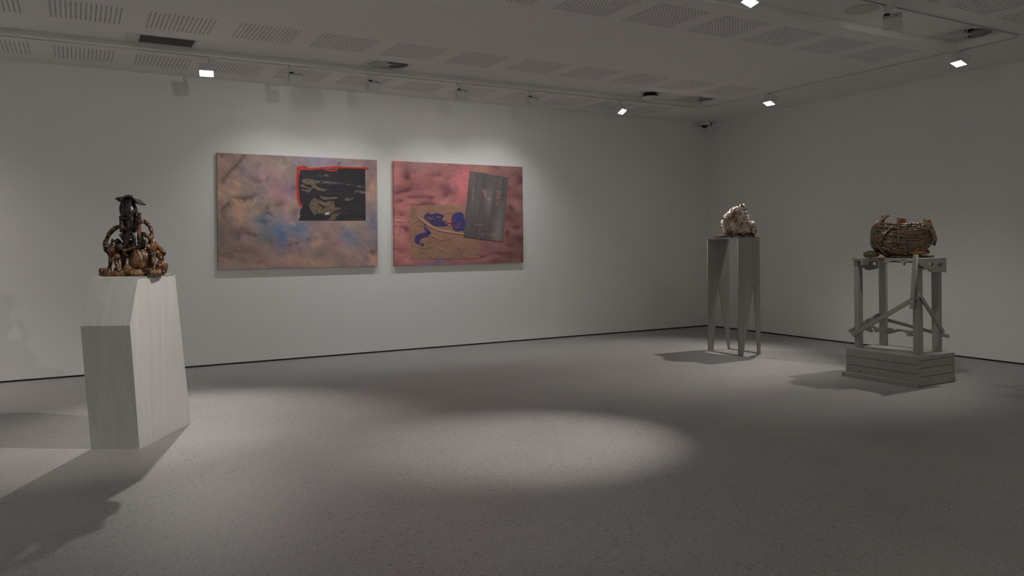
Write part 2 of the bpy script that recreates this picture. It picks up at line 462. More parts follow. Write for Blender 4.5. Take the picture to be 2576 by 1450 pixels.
for x0, x1, y0, y1 in RECESS:
    cuts = sorted(v for v in VENTS if y0 < v[1] < y1)
    xa = x0
    for vx, vy in cuts:
        c.quad((xa, y0, ZR), (xa, y1, ZR), (vx-VH, y1, ZR), (vx-VH, y0, ZR))
        c.quad((vx-VH, y0, ZR), (vx-VH, vy-VH, ZR), (vx+VH, vy-VH, ZR), (vx+VH, y0, ZR))
        c.quad((vx-VH, vy+VH, ZR), (vx-VH, y1, ZR), (vx+VH, y1, ZR), (vx+VH, vy+VH, ZR))
        xa = vx + VH
    c.quad((xa, y0, ZR), (xa, y1, ZR), (x1, y1, ZR), (x1, y0, ZR))
    c.quad((x0, y1, ZC), (x1, y1, ZC), (x1, y1, ZR), (x0, y1, ZR))
    c.quad((x0, y0, ZC), (x0, y0, ZR), (x1, y0, ZR), (x1, y0, ZC))
    c.quad((x1, y0, ZC), (x1, y0, ZR), (x1, y1, ZR), (x1, y1, ZC))
c.box((XL, YF, ZR + .09), (X0, Y0, ZR + .14))
me = mesh('ceiling', c.v, c.f)
ceiling = struct(obj('ceiling', me, M['ceiling']))

# one perforated panel mesh, shared
def perforated():
    n, R, D = 8, 0.0066, 0.012
    vv, ff, mi = [], [], []
    for i in range(15):
        for j in range(15):
            bx, by = i * PITCH, j * PITCH
            cx, cy = bx + PITCH / 2, by + PITCH / 2
            k0 = len(vv)
            h = PITCH / 2
            sq = [(h, 0), (h, h), (0, h), (-h, h), (-h, 0), (-h, -h), (0, -h), (h, -h)]
            for x, y in sq: vv.append((cx + x, cy + y, 0))
            for k in range(n):
                t = math.pi / 4 * k
                vv.append((cx + R * math.cos(t), cy + R * math.sin(t), 0))
            for k in range(n):
                t = math.pi / 4 * k
                vv.append((cx + R * math.cos(t), cy + R * math.sin(t), D))
            for k in range(n):
                k2 = (k + 1) % n
                ff.append((k0+k, k0+8+k, k0+8+k2, k0+k2)); mi.append(0)
                ff.append((k0+8+k, k0+16+k, k0+16+k2, k0+8+k2)); mi.append(1)
            ff.append(tuple(k0 + 16 + k for k in range(n))); mi.append(1)
    me = mesh('perforated_panel', vv, ff)
    me.materials.append(M['ceiling']); me.materials.append(M['fleece'])
    me.polygons.foreach_set('material_index', mi)
    return me
pm = perforated()
for x, y in panels:
    o = bpy.data.objects.new('perforated_panel', pm)
    o.location = (x, y, ZC)
    link(o, ceiling)

# ------------------------------------------------------------------ lighting tracks
def track(name, label, a, b_, group='lighting tracks in the ceiling'):
    """Flush white channel from a to b_ (x or y run) with a dark slot."""
    a, b_ = Vector(a), Vector(b_)
    t = thing(name, label, 'track', a, group)
    d = (b_ - a).normalized(); s = Vector((-d.y, d.x, 0)); L = (b_ - a).length
    m = Matrix.Translation(a) @ Matrix(((d.x, s.x, 0, 0), (d.y, s.y, 0, 0), (0, 0, 1, 0), (0, 0, 0, 1)))
    h = TRK / 2
    MB().box((0, -h, -.007), (L, -.008, .0), m).build('lip', M['white_metal'], t)
    MB().box((0, .008, -.007), (L, h, .0), m).build('lip', M['white_metal'], t)
    MB().box((0, -.008, -.0025), (L, .008, .0), m).build('slot', M['slot'], t)
    for k in range(int(L // 1.9)):                      # white cover strips clipped into the slot
        u = 0.7 + 1.9 * k
        if u + 0.5 < L: MB().box((u, -.0078, -.0062), (u + 0.5, .0078, -.0025), m).build('slot_cover', M['white_metal'], t)
    return t
YA, XB, YC, YD = 6.969, 6.556, 3.352, 0.26
track('lighting_track', 'long white lighting track along the recess nearest the back wall', (XL + .05, YA, ZC), (6.535, YA, ZC))
track('lighting_track', 'white lighting track running along the right wall between two recesses', (XB, 6.93, ZC), (XB, 3.40, ZC))
track('lighting_track', 'white lighting track with dark slot at the edge of the middle recess', (XL + .05, YC, ZC), (6.50, YC, ZC))
track('lighting_track', 'white lighting track at the rear recess behind the viewer', (XL + .05, YD, ZC), (6.50, YD, ZC))

# ------------------------------------------------------------------ spotlights
def spotlight(trk, u, aim, watts, cone, blend, colr, label, off_name=None):
    if trk == 'B': base = Vector((XB, u, ZC - .007)); td = Vector((0, 1, 0))
    else: base = Vector((u, {'A': YA, 'C': YC, 'D': YD}[trk], ZC - .007)); td = Vector((1, 0, 0))
    t = thing('track_spotlight' if off_name is None else off_name.replace('_lamp_', '_track_spotlight_'), label, 'spotlight', base, 'white track spotlights')
    SL, off = (.028, -.034) if trk == 'B' else (.060, .034)
    side = Vector((-td.y, td.x, 0))
    m = Matrix.Translation(base) @ Matrix(((td.x, side.x, 0, 0), (td.y, side.y, 0, 0), (0, 0, 1, 0), (0, 0, 0, 1)))
    MB().box((-.022, -.0165, -.016), (.062, .0165, .0), m).build('track_adapter', M['white_metal'], t, bevel=.003)
    mt = Matrix.Translation(base)
    MB().lathe([(.0, -.012), (.0175, -.012), (.0175, -SL), (.0, -SL)], 20, mt, cap=False).build('stem', M['white_metal'], t, smooth=False)
    MB().lathe([(.0, .002-SL), (.0182, .002-SL), (.0182, -.009-SL), (.015, -.012-SL), (.0, -.012-SL)], 20, mt, cap=False).build('swivel_joint', M['black'], t)
    piv = base + Vector((0, 0, -.002 - SL))
    aim = Vector(aim)
    fw = (aim - piv).normalized()
    rt = fw.cross(UP).normalized()
    up = rt.cross(fw).normalized()
    Wd, L, T = .118, .085, .080
    hc = piv + rt * off + fw * (L / 2 + .004) - up * (T / 2 - .022)
    hm = Matrix.Translation(hc) @ Matrix(((rt.x, fw.x, up.x, 0), (rt.y, fw.y, up.y, 0), (rt.z, fw.z, up.z, 0), (0, 0, 0, 1)))
    hd = MB()
    w, h_, q = Wd/2, T/2, .005
    ring = lambda y, a, b_: [hm @ Vector(p) for p in ((-a, y, -b_), (a, y, -b_), (a, y, b_), (-a, y, b_))]
    hd.add(ring(-L/2, w, h_) + ring(L/2, w, h_) + ring(L/2, w-q, h_-q) + ring(L/2-.020, w-q, h_-q),
           [(0,1,2,3)] + [(k, (k+1) % 4, 4+(k+1) % 4, 4+k) for k in range(4)] + [(4+k, 4+(k+1) % 4, 8+(k+1) % 4, 8+k) for k in range(4)]
           + [(8+k, 8+(k+1) % 4, 12+(k+1) % 4, 12+k) for k in range(4)] + [(12,13,14,15)])
    hd = hd.build('head', M['white_metal'], t)
    MB().box((-Wd*.3, L*.30, -T/2 - .0006), (Wd*.3, L*.33, -T/2 + .001), hm).build('rib', M['white_metal'], hd)
    for s in (-1, 1):
        MB().box((s*Wd*.44 - .002, -L/2 - .0006, -T*.42), (s*Wd*.44 + .002, -L/2 + .001, T*.2), hm).build('rib', M['white_metal'], hd)
    MB().box((Wd*.10, -L/2 - .0005, -T*.05), (Wd*.30, -L/2 + .001, T*.06), hm).build('maker_label', M['slot'], hd)
    MB().box((-w+q, L/2 - .0205, -h_+q), (w-q, L/2 - .016, h_-q), hm).build('lens', M['lens_on'], hd)
    ld = bpy.data.lights.new(off_name or 'lamp', 'SPOT')
    ld.energy = watts; ld.color = colr; ld.spot_size = math.radians(cone); ld.spot_blend = blend
    ld.shadow_soft_size = 0.022
    lo = bpy.data.objects.new(off_name or 'lamp', ld)
    lp = hm @ Vector((0, L/2 + .008, 0))
    link(lo, t)
    lo.matrix_world = Matrix.Translation(lp) @ (aim - lp).to_track_quat('-Z', 'Y').to_matrix().to_4x4()
    return t
for a in LAMPS: spotlight(*a)

# ------------------------------------------------------------------ ceiling fittings
def swirl_vent(cx, cy, label, n=24, R=0.178, h=0.205):
    t = thing('air_vent', label, 'air vent', (cx, cy, ZR), 'round swirl air vents in the recesses')
    mt = Matrix.Translation((cx, cy, ZR))
    # square face plate with a round hole
    k = 48
    vv = []; ff = []
    for i in range(k):
        a = 2*math.pi*i/k
        ca, sa = math.cos(a), math.sin(a)
        q = h / max(abs(ca), abs(sa))
        vv.append(mt @ Vector((q*ca, q*sa, -.006))); vv.append(mt @ Vector((R*ca, R*sa, -.008))); vv.append(mt @ Vector((R*ca, R*sa, .02))); vv.append(mt @ Vector((q*ca, q*sa, .002)))
    for i in range(k):
        j = (i+1) % k
        ff += [(4*i, 4*i+1, 4*j+1, 4*j), (4*i+1, 4*i+2, 4*j+2, 4*j+1), (4*i, 4*j, 4*j+3, 4*i+3)]
    MB().add(vv, ff).build('face_plate', M['white_metal'], t)
    MB().lathe([(R + .004, -.004), (R + .004, .085), (0, .085)], 32, mt, cap=False).build('duct', M['void'], t)
    MB().lathe([(0, -.012), (.022, -.012), (.03, .0)], 20, mt, cap=False).build('hub', M['white_metal'], t)
    for i in range(n):
        a = 2*math.pi*(i + .3)/n
        rot = mt @ Matrix.Rotation(a, 4, 'Z')
        w1 = R * math.pi / n
        q0, q1, q2, q3 = (.02, -.002, -.010), (R-.002, -w1*.30, -.009), (R-.002, w1*.72, .014), (.02, .004, -.002)
        up_ = Vector((0, 0, .0012))
        lo_ = [Vector(p) for p in (q0, q1, q2, q3)]
        MB().add([rot @ p for p in lo_] + [rot @ (p + up_) for p in lo_], [(0,1,2,3),(7,6,5,4),(0,4,5,1),(1,5,6,2),(2,6,7,3),(3,7,4,0)]).build('blade', M['white_metal'], t)
    for s in (-1, 1):
        MB().lathe([(0, -.0085), (.004, -.0085), (.004, -.006)], 8, mt @ Matrix.Translation((-h+.02, s*.15, 0)), cap=False).build('screw_or_hole', M['slot'], t)
    return t
swirl_vent(*VENTS[0], 'round swirl air vent above the two paintings, in the recess by the back wall')
swirl_vent(*VENTS[1], 'round swirl air vent in the recess corner near the dome camera')
swirl_vent(*VENTS[2], 'round swirl air vent at the recess end near the coiled bowl', n=28)

# rectangular return-air grille
g0, g1 = Vector((0.455, 6.665, ZR)), Vector((0.855, 6.915, ZR))
t = thing('air_grille', 'dark rectangular mesh return air grille set in the ceiling recess', 'air grille', (0.65, 6.79, ZR))
fr = MB()
for a, b_ in (((.36, 6.64), (.455, 6.94)), ((.855, 6.64), (.875, 6.94)), ((.455, 6.64), (.855, 6.665)), ((.455, 6.915), (.855, 6.94))):
    fr.box((a[0], a[1], ZR - .005), (b_[0], b_[1], ZR + .004))
fr.build('frame', M['white_metal'], t)
MB().box((.455, 6.665, ZR - .001), (.855, 6.915, ZR + .004)).build('filter_mesh', M['mesh_grey'], t)
for i in range(1, 10):
    MB().box((.463, 6.665 + .025*i - .0012, ZR - .004), (.855, 6.665 + .025*i + .0012, ZR - .001)).build('bar', M['mesh_grey'], t)
MB().lathe([(0, -.010), (.012, -.010), (.014, -.004)], 12, Matrix.Translation((.435, 6.70, ZR)), cap=False).build('latch', M['white_metal'], t)

# round detector: black skirt with a white cap
t = thing('detector', 'round ceiling detector with black skirt and white cap', 'detector', (5.58, 6.74, ZR))
mt = Matrix.Translation((5.58, 6.74, ZR))
MB().lathe([(.0, .002), (.072, .002), (.072, -.012), (.082, -.026), (.104, -.040), (.106, -.046), (.0, -.046)], 40, mt, cap=False).build('skirt', M['black'], t, smooth=False)
MB().lathe([(.105, -.045), (.103, -.054), (.085, -.066), (.05, -.073), (.0, -.075)], 40, mt, cap=False).build('cap', M['white_metal'], t, smooth=True)
MB().box((-.02, -.062, -.0745), (.02, -.052, -.069), mt).build('sticker', M['yellow'], t)

# ceiling speaker
t = thing('ceiling_speaker', 'flush round white ceiling speaker beside the turned-away spotlight', 'speaker', (4.93, 3.61, ZR))
mt = Matrix.Translation((4.93, 3.61, ZR))
MB().lathe([(.115, .0), (.115, -.004), (.106, -.007), (.100, -.004), (.100, .0)], 40, mt, cap=False).build('rim', M['white_metal'], t, smooth=False)
MB().lathe([(.100, -.0015), (.05, -.0055), (.0, -.0065)], 40, mt, cap=False).build('cover', M['white_metal'], t, smooth=True)

# dome camera
t = thing('dome_camera', 'white dome security camera with black lens in the ceiling corner', 'security camera', (7.31, 7.72, ZC))
mt = Matrix.Translation((7.31, 7.72, ZC))
MB().lathe([(.0, .0), (.076, .0), (.078, -.006), (.076, -.050), (.070, -.058), (.052, -.060), (.0, -.060)], 36, mt, cap=False).build('housing', M['white_metal'], t)
MB().lathe([(.052, -.0595), (.047, -.065), (.038, -.076), (.025, -.088), (.011, -.095), (.0, -.096)], 36, mt, cap=False).build('dome_lens', M['black'], t, smooth=True)
cb = MB()
tube(cb, [(Vector((7.387, 7.69, ZC-.008)), .007), (Vector((7.393, 7.69, ZC-.03)), .008), (Vector((7.389, 7.69, ZC-.055)), .006), (Vector((7.379, 7.69, ZC-.064)), .003), (Vector((7.370, 7.69, ZC-.058)), .002)], 4, 8, 0, 0)
cb.build('cable', M['black'], t, smooth=True)
MB().box((.075, -.03, -.008), (.17, .03, .0), mt).build('mount_plate', M['white_metal'], t, bevel=.002)

# ------------------------------------------------------------------ paintings
def fbm(px, py, sc, oct=4, seed=0.0):
    out = np.zeros(px.shape)
    flat = out.ravel(); X = px.ravel(); Y = py.ravel()
    for i in range(flat.size):
        flat[i] = noise.fractal(Vector((X[i]*sc, Y[i]*sc, seed)), 1.0, 2.0, oct)
    return out
def alb(c, k=0.43):
    return np.array([min(0.9, lin(v) / k) for v in c])
def paint_attr(me, colr):
    at = me.color_attributes.new('pigment', 'FLOAT_COLOR', 'POINT')
    at.data.foreach_set('color', np.concatenate([colr, np.ones((len(colr), 1))], 1).astype(np.float32).ravel())
def pigment_mat(name, rough=0.7, weave=900.0, bump=0.25, nvar=0.12, nscale=60.0):
    m, nt, b = new_mat(name)
    a = nd(nt, 'ShaderNodeAttribute'); a.attribute_name = 'pigment'
    mp = coords(nt)
    n = nd(nt, 'ShaderNodeTexNoise', Scale=nscale, Detail=6.0, Roughness=0.7); nt.links.new(mp.outputs[0], n.inputs['Vector'])
    r = ramp(nt, [(0.25, (1-nvar,)*3), (0.75, (1+nvar,)*3)]); nt.links.new(n.outputs['Fac'], r.inputs[0])
    mx = nd(nt, 'ShaderNodeMix', data_type='RGBA', blend_type='MULTIPLY'); mx.inputs[0].default_value = 1.0
    nt.links.new(a.outputs['Color'], mx.inputs[6]); nt.links.new(r.outputs[0], mx.inputs[7])
    nt.links.new(mx.outputs[2], b.inputs['Base Color'])
    n2 = nd(nt, 'ShaderNodeTexNoise', Scale=weave, Detail=2.0); nt.links.new(mp.outputs[0], n2.inputs['Vector'])
    bp = nd(nt, 'ShaderNodeBump', Strength=bump, Distance=0.001); nt.links.new(n2.outputs['Fac'], bp.inputs['Height'])
    nt.links.new(bp.outputs[0], b.inputs['Normal'])
    b.inputs['Roughness'].default_value = rough; b.inputs['Specular IOR Level'].default_value = 0.3
    return m
M['pigment'] = pigment_mat('stained_canvas')
M['pigment_flat'] = pigment_mat('painted_collage', 0.75, nvar=0.08, nscale=120.0)
YP = Y0 - 0.045
def gridpaint(name, x0, x1, z0, z1, nx, nz, y, painter, mat, parent, thick=0.0, bulge=None):
    gx = np.linspace(x0, x1, nx); gz = np.linspace(z0, z1, nz)
    vv = [Vector((x, y, z)) for z in gz for x in gx]
    pix = np.array([project(v) for v in vv])
    if bulge is not None:
        d = bulge(pix)
        for v, k in zip(vv, d): v.y -= k
    ff = [(j*nx+i, j*nx+i+1, (j+1)*nx+i+1, (j+1)*nx+i) for j in range(nz-1) for i in range(nx-1)]
    colr = painter(pix)
    if thick:
        n = len(vv)
        rim = [i for i in range(nx)] + [j*nx+nx-1 for j in range(1, nz)] + [(nz-1)*nx+i for i in range(nx-2, -1, -1)] + [j*nx for j in range(nz-2, 0, -1)]
        bv = [Vector((vv[i].x, y + thick, vv[i].z)) for i in rim]
        ff += [(rim[k], n+k, n+(k+1) % len(rim), rim[(k+1) % len(rim)]) for k in range(len(rim))]
        ff.append(tuple(n + k for k in range(len(rim))))
        colr = np.concatenate([colr, colr[rim]], 0)
        vv += bv
    me = mesh(name, vv, ff)
    paint_attr(me, np.clip(colr, 0, 0.95))
    return obj(name, me, mat, parent)
def blobs(col_, X, Y, lst, wx, wy):
    for e in lst:
        if e[0] == 'b':
            _, cx, cy, rx, ry, c3, al = e
            d = ((X + wx - cx)/rx)**2 + ((Y + wy - cy)/ry)**2
            w = al * np.exp(-d * 1.1)
        else:
            _, ax, ay, bx, by, rw, c3, al = e
            dx, dy = bx-ax, by-ay
            tt = np.clip(((X+.3*wx-ax)*dx + (Y+.3*wy-ay)*dy)/(dx*dx+dy*dy), 0, 1)
            d = ((X+.3*wx-ax-tt*dx)**2 + (Y+.3*wy-ay-tt*dy)**2)/rw**2
            w = al * np.exp(-d)
            if e[0] == 't':                     # smoky smudge: one crisp side, one feathered, fading along its length
                l = math.hypot(dx, dy)
                u_ = ((X+1.3*wx-ax)*dx + (Y+1.3*wy-ay)*dy)/(l*l)
                p_ = ((X+1.3*wx-ax)*dy - (Y+1.3*wy-ay)*dx)/l
                w = al * np.exp(-np.where(p_ > 0, (p_/(rw*2.6))**2, (p_/(rw*.75))**2)) * np.exp(-((u_-.4)/.55)**2)
        col_ += (alb(c3)[None, :] - col_) * w[:, None]
    return col_

# --- painting with the black panel
z3 = crop(530, 370, 430/1781)
BL1 = [('b',220,470,200,320,(146,122,104),.7),('b',480,260,170,150,(124,104,112),.7),('b',740,480,120,130,(136,96,106),.75),('b',650,300,170,150,(128,102,106),.6),
       ('b',330,240,50,80,(92,92,106),.7),('s',350,95,130,350,26,(84,72,70),.85),('b',130,100,22,26,(80,62,58),.7),('b',200,590,26,20,(66,58,60),.8),
       ('b',130,670,28,28,(78,66,62),.7),('s',460,500,270,545,18,(86,78,80),.7),('s',360,520,150,640,30,(98,84,76),.6),('b',620,705,26,14,(62,56,64),.85),
       ('b',450,915,24,14,(66,58,62),.85),('s',250,895,440,905,16,(92,74,74),.6),('b',590,340,26,36,(96,82,84),.6),('b',830,440,60,60,(92,82,100),.75),
       ('b',910,1020,22,18,(66,60,70),.8),('b',680,770,90,100,(104,108,116),.6),('b',590,640,40,30,(84,74,80),.6),('b',720,610,60,30,(96,78,84),.6),
       ('b',800,740,150,70,(146,118,122),.55),('b',560,480,120,70,(120,108,112),.5),('b',380,560,140,120,(108,100,100),.5),
       ('b',530,755,90,55,(72,98,116),.85),('b',620,870,130,70,(84,104,122),.7),('b',735,950,80,190,(70,92,120),.9),('b',900,830,150,80,(82,102,128),.85),
       ('b',970,930,90,90,(84,100,124),.7),('b',810,1080,120,40,(86,98,120),.6),('b',1450,920,90,80,(74,96,120),.85),('b',1500,1000,120,70,(96,104,120),.5),('b',1690,760,90,140,(100,100,120),.7),
       ('b',1100,140,210,60,(118,114,134),.75),('b',1240,150,40,60,(124,98,120),.7),('b',1400,170,80,40,(112,112,124),.6),('b',1340,185,40,20,(84,74,76),.7),
       ('s',240,360,300,400,14,(160,126,102),.6),('s',190,460,250,490,12,(160,126,102),.6),('b',330,620,90,60,(160,124,96),.6),('s',430,600,470,560,10,(160,126,102),.6),('b',280,575,20,16,(160,126,102),.6),
       ('b',310,690,30,40,(166,118,92),.7),('b',260,740,16,20,(176,132,102),.7),('b',1100,1000,80,40,(160,122,108),.7),('b',1690,420,50,110,(152,116,104),.75),('b',1690,1190,60,60,(164,124,104),.8),('b',1680,1125,26,14,(72,62,62),.8),
       ('b',1000,1200,420,80,(150,118,104),.6),('b',300,1230,300,60,(136,116,106),.6),('b',280,1070,90,60,(112,84,92),.7),('b',510,1190,40,30,(120,76,84),.6),('b',130,1110,24,16,(70,58,58),.8),
       ('b',620,970,40,80,(100,88,90),.5),('b',1180,870,120,100,(132,102,108),.6),('b',1300,1000,120,120,(134,100,104),.6),('b',1380,840,70,40,(118,112,116),.6),('b',160,820,60,120,(124,108,98),.5),
       ('b',270,930,60,30,(96,72,80),.6),('b',820,540,14,30,(140,130,160),.6),('b',540,300,40,60,(150,118,114),.5),('b',1650,960,60,120,(116,106,116),.5)]
for a_, b_, c_, d_, w_, al_ in ((200,590,130,660,22,.7),(260,548,470,492,14,.7),(118,690,132,770,16,.5),(575,630,620,655,22,.6),(555,702,645,708,16,.75),(690,605,790,575,18,.5),(230,900,460,885,20,.65),(245,935,268,948,14,.7),
        (95,1020,175,975,16,.6),(90,880,112,960,12,.4),(115,1108,340,1172,16,.6),(260,1082,530,1072,18,.5),(870,720,935,640,18,.6),(790,1062,960,1000,14,.55),(1335,182,1390,168,12,.6),(1660,1140,1735,1092,12,.8),
        (615,950,645,1050,18,.45),(1180,870,1200,970,26,.3),(470,186,560,160,16,.5),(420,338,570,350,14,.55),(590,310,600,370,16,.5),(830,410,850,470,22,.5),(520,770,560,790,16,.5),(90,560,100,640,10,.4),(1380,870,1440,840,14,.5)):
    BL1.append(('t', a_, b_, c_, d_, w_, (70, 58, 57), al_*.85))
BL1 += [('b',170,1000,150,200,(104,90,82),.45),('b',600,1110,300,60,(118,94,90),.45),('b',160,330,60,90,(118,100,90),.4)]
def paint1(pix):
    X = (pix[:, 0] - 530) * 1781/430; Y = (pix[:, 1] - 370) * 1781/430
    n1 = fbm(X, Y, 1/260, 4, 3.1); n2 = fbm(X, Y, 1/90, 4, 9.7); n3 = fbm(X, Y, 1/330, 3, 17.0)
    wx, wy = 42*n1 + 16*n2, 36*n3 + 16*n2
    base = alb((126, 106, 102))[None, :] + (alb((150, 120, 108)) - alb((104, 88, 92)))[None, :] * (0.55*n1)[:, None]
    base = base + (alb((132, 100, 108)) - alb((118, 110, 98)))[None, :] * (0.35*n3)[:, None]
    col_ = blobs(base.copy(), X, Y, BL1, wx, wy)
    STR = np.random.RandomState(4)
    L = []
    for cx, cy, rx, ry, a0, n in ((255,385,60,40,.7,16),(215,470,60,30,.15,12),(330,620,110,80,-.7,26),(430,580,40,30,-.8,8),(300,720,60,40,1.2,8),(1100,1000,70,40,.5,10),(1000,1190,260,50,.6,24),(860,790,40,16,.7,6),(800,1120,30,20,.7,5),(700,180,260,60,.9,14),(1690,430,30,90,1.5,8)):
        for _ in range(n):
            x, y, a = cx + rx*STR.randn()*.6, cy + ry*STR.randn()*.6, a0 + .3*STR.randn()
            l = 10 + 22*STR.rand()
            L.append(('s', x, y, x + l*math.cos(a), y + l*math.sin(a), 4 + 3*STR.rand(), (166, 132, 106) if STR.rand() < .7 else (150, 122, 112), .25 + .35*STR.rand()))
    col_ = blobs(col_, X, Y, L, 0*X, 0*Y)
    cr = fbm(X, Y*1.2, 1/190, 4, 77.0); mk = np.clip(fbm(X, Y, 1/170, 2, 88.0) + .35, 0, 1)
    crease = np.exp(-(cr/.05)**2) * mk
    side_ = np.clip(cr*6, 0, 1)*np.exp(-np.clip(cr, 0, 1)/.12) * mk
    col_ = col_ * (1 - np.array([.36, .40, .38])[None, :]*np.clip(.55*crease + .7*side_, 0, 1)[:, None])
    st = fbm(X*0.35 + Y*0.9, (X - Y)*3.0, 1/120, 3, 4.4)
    return .84 * col_ * (1 + .12*st)[:, None] * (1 + 0.10*n2)[:, None]
PX0, PX1, PZ0, PZ1 = 1.192, 2.789, 0.925, 2.046
p1 = thing('painting', 'stained mauve and blue canvas with a black panel edged in red', 'painting', ((PX0+PX1)/2, YP, PZ0), 'two canvases on the back wall')
gridpaint('canvas', PX0, PX1, PZ0, PZ1, 250, 176, YP, paint1, M['pigment'], p1, thick=0.042)

def poly_on(crp, pts, y): return [ony(*crp(*p), y) for p in pts]
def chip(name, crp, pts, y, mat, parent, th=.0012, holes=()):
    return plate(name, poly_on(crp, pts, y), (0, y, 0), (1, 0, 0), (0, 0, 1), (0, 1, 0), th, mat, parent, [poly_on(crp, h, y) for h in holes])
def flat_pigment(name, c3, var=0.1, rough=0.75, ns=60.0):
    a = alb(c3); return plain(name, tuple(a), rough, nscale=ns, var=var, spec=0.25)
# black panel: grid in the panel's box, left border ragged by the outline; drawn as a plate
def paintblack(pix):
    X = (pix[:, 0] - 530) * 1781/430; Y = (pix[:, 1] - 370) * 1781/430
    n2 = fbm(X*.25, Y, 1/14, 3, 2.0); n1 = fbm(X, Y, 1/120, 3, 8.0)
    col_ = np.repeat(alb((47, 45, 49))[None, :], len(X), 0) * (1 + .15*n1)[:, None]
    L = [('s',1100,365,1320,375,10,(140,135,130),.75),('s',1320,375,1520,405,5,(110,106,102),.6),('s',1540,412,1610,418,9,(130,126,122),.7),('s',1520,465,1605,472,14,(140,132,126),.75),
         ('b',1140,302,24,7,(110,108,106),.7),('b',1205,300,20,12,(118,116,112),.7),('s',1240,490,1310,492,4,(90,88,86),.6),('b',1215,694,26,14,(205,180,150),.95),
         ('s',1060,690,1400,690,8,(96,84,76),.5),('s',1460,745,1600,760,8,(100,94,90),.6),('b',1450,520,70,40,(66,60,54),.6),('b',1520,640,90,80,(58,56,50),.5),('s',1400,640,1300,700,30,(74,66,58),.5)]
    w = np.clip(.5 + 1.3*n2, 0.05, 1)
    c2 = blobs(col_.copy(), X, Y, L, 0*X, 4*n2)
    return .62 * (col_ + (c2 - col_) * w[:, None])
q = [ony(*z3(*p), YP) for p in ((925, 235), (1612, 215), (1615, 768), (915, 766))]
nx, nz = 110, 84
left = [(925,225),(935,260),(918,300),(915,380),(915,450),(922,520),(935,570),(955,625),(938,650),(928,690),(935,720),(915,766)]
def leftx(y):
    for (x0_, y0_), (x1_, y1_) in zip(left, left[1:]):
        if y0_ <= y <= y1_: return x0_ + (x1_-x0_)*(y-y0_)/max(1e-6, y1_-y0_)
    return left[-1][0]
vv, ff = [], []
for j in range(nz):
    tj = j/(nz-1)
    for i in range(nx):
        ti = i/(nx-1)
        xr = 1610 + 5*tj; yl = 238 + tj*528; yr = 216 + tj*552
        xl = leftx(yl)
        vv.append(ony(*z3(xl + (xr-xl)*ti, yl + (yr-yl)*ti), YP - .002))
ff = [(j*nx+i, (j+1)*nx+i, (j+1)*nx+i+1, j*nx+i+1) for j in range(nz-1) for i in range(nx-1)]
pixs = np.array([project(v) for v in vv]); cb = paintblack(pixs)
rim = [i for i in range(nx)] + [j*nx+nx-1 for j in range(1, nz)] + [(nz-1)*nx+i for i in range(nx-2, -1, -1)] + [j*nx for j in range(nz-2, 0, -1)]
n0 = len(vv); vv += [Vector((vv[i].x, YP + .0005, vv[i].z)) for i in rim]
ff += [(rim[k], n0+k, n0+(k+1) % len(rim), rim[(k+1) % len(rim)]) for k in range(len(rim))]
cb = np.concatenate([cb, cb[rim]], 0)
me = mesh('black_panel', vv, ff); paint_attr(me, np.clip(cb, 0, .95))
obj('black_panel', me, M['pigment_flat'], p1)['label'] = 'black painted panel with brown shapes'
M['umber'] = flat_pigment('umber_paint', (80, 68, 58), .25, ns=30)
YB = YP - .003
for pts in ([(948,350),(965,335),(1010,332),(1060,335),(1085,350),(1092,390),(1105,415),(1150,430),(1185,438),(1222,434),(1205,448),(1185,468),(1150,455),(1105,450),(1078,425),(1058,432),(1045,450),(1025,480),(1000,465),(960,455),(930,436),(965,440),(1010,448),(1048,430),(1055,405),(1030,390),(1000,395),(985,380),(960,375)],
            [(938,395),(952,388),(975,395),(990,412),(1030,425),(1050,430),(1020,435),(980,425),(945,415)],
            [(1140,503),(1160,515),(1200,523),(1300,520),(1328,525),(1310,540),(1250,545),(1180,552),(1150,535)],
            [(1075,530),(1110,545),(1150,560),(1185,580),(1240,560),(1285,562),(1300,590),(1320,620),(1368,640),(1330,655),(1290,668),(1262,690),(1230,695),(1180,688),(1110,692),(1085,715),(1060,690),(1040,650),(1026,605),(1040,570)],
            [(1262,705),(1300,700),(1345,690),(1310,735),(1300,760),(1255,765),(1210,755),(1245,735)],
            [(1395,535),(1425,528),(1450,540),(1500,525),(1470,550),(1440,560),(1400,562)]):
    chip('brown_shape', z3, pts, YB, M['umber'], p1)
M['blackpaint'] = flat_pigment('black_paint', (34, 32, 36))
chip('dark_mark', z3, [(1285,560),(1310,552),(1330,565),(1340,600),(1360,640),(1325,625),(1300,632),(1290,600)], YB-.001, M['blackpaint'], p1)
chip('dark_mark', z3, [(1115,590),(1150,600),(1185,620),(1200,640),(1170,630),(1130,605)], YB-.001, M['blackpaint'], p1)
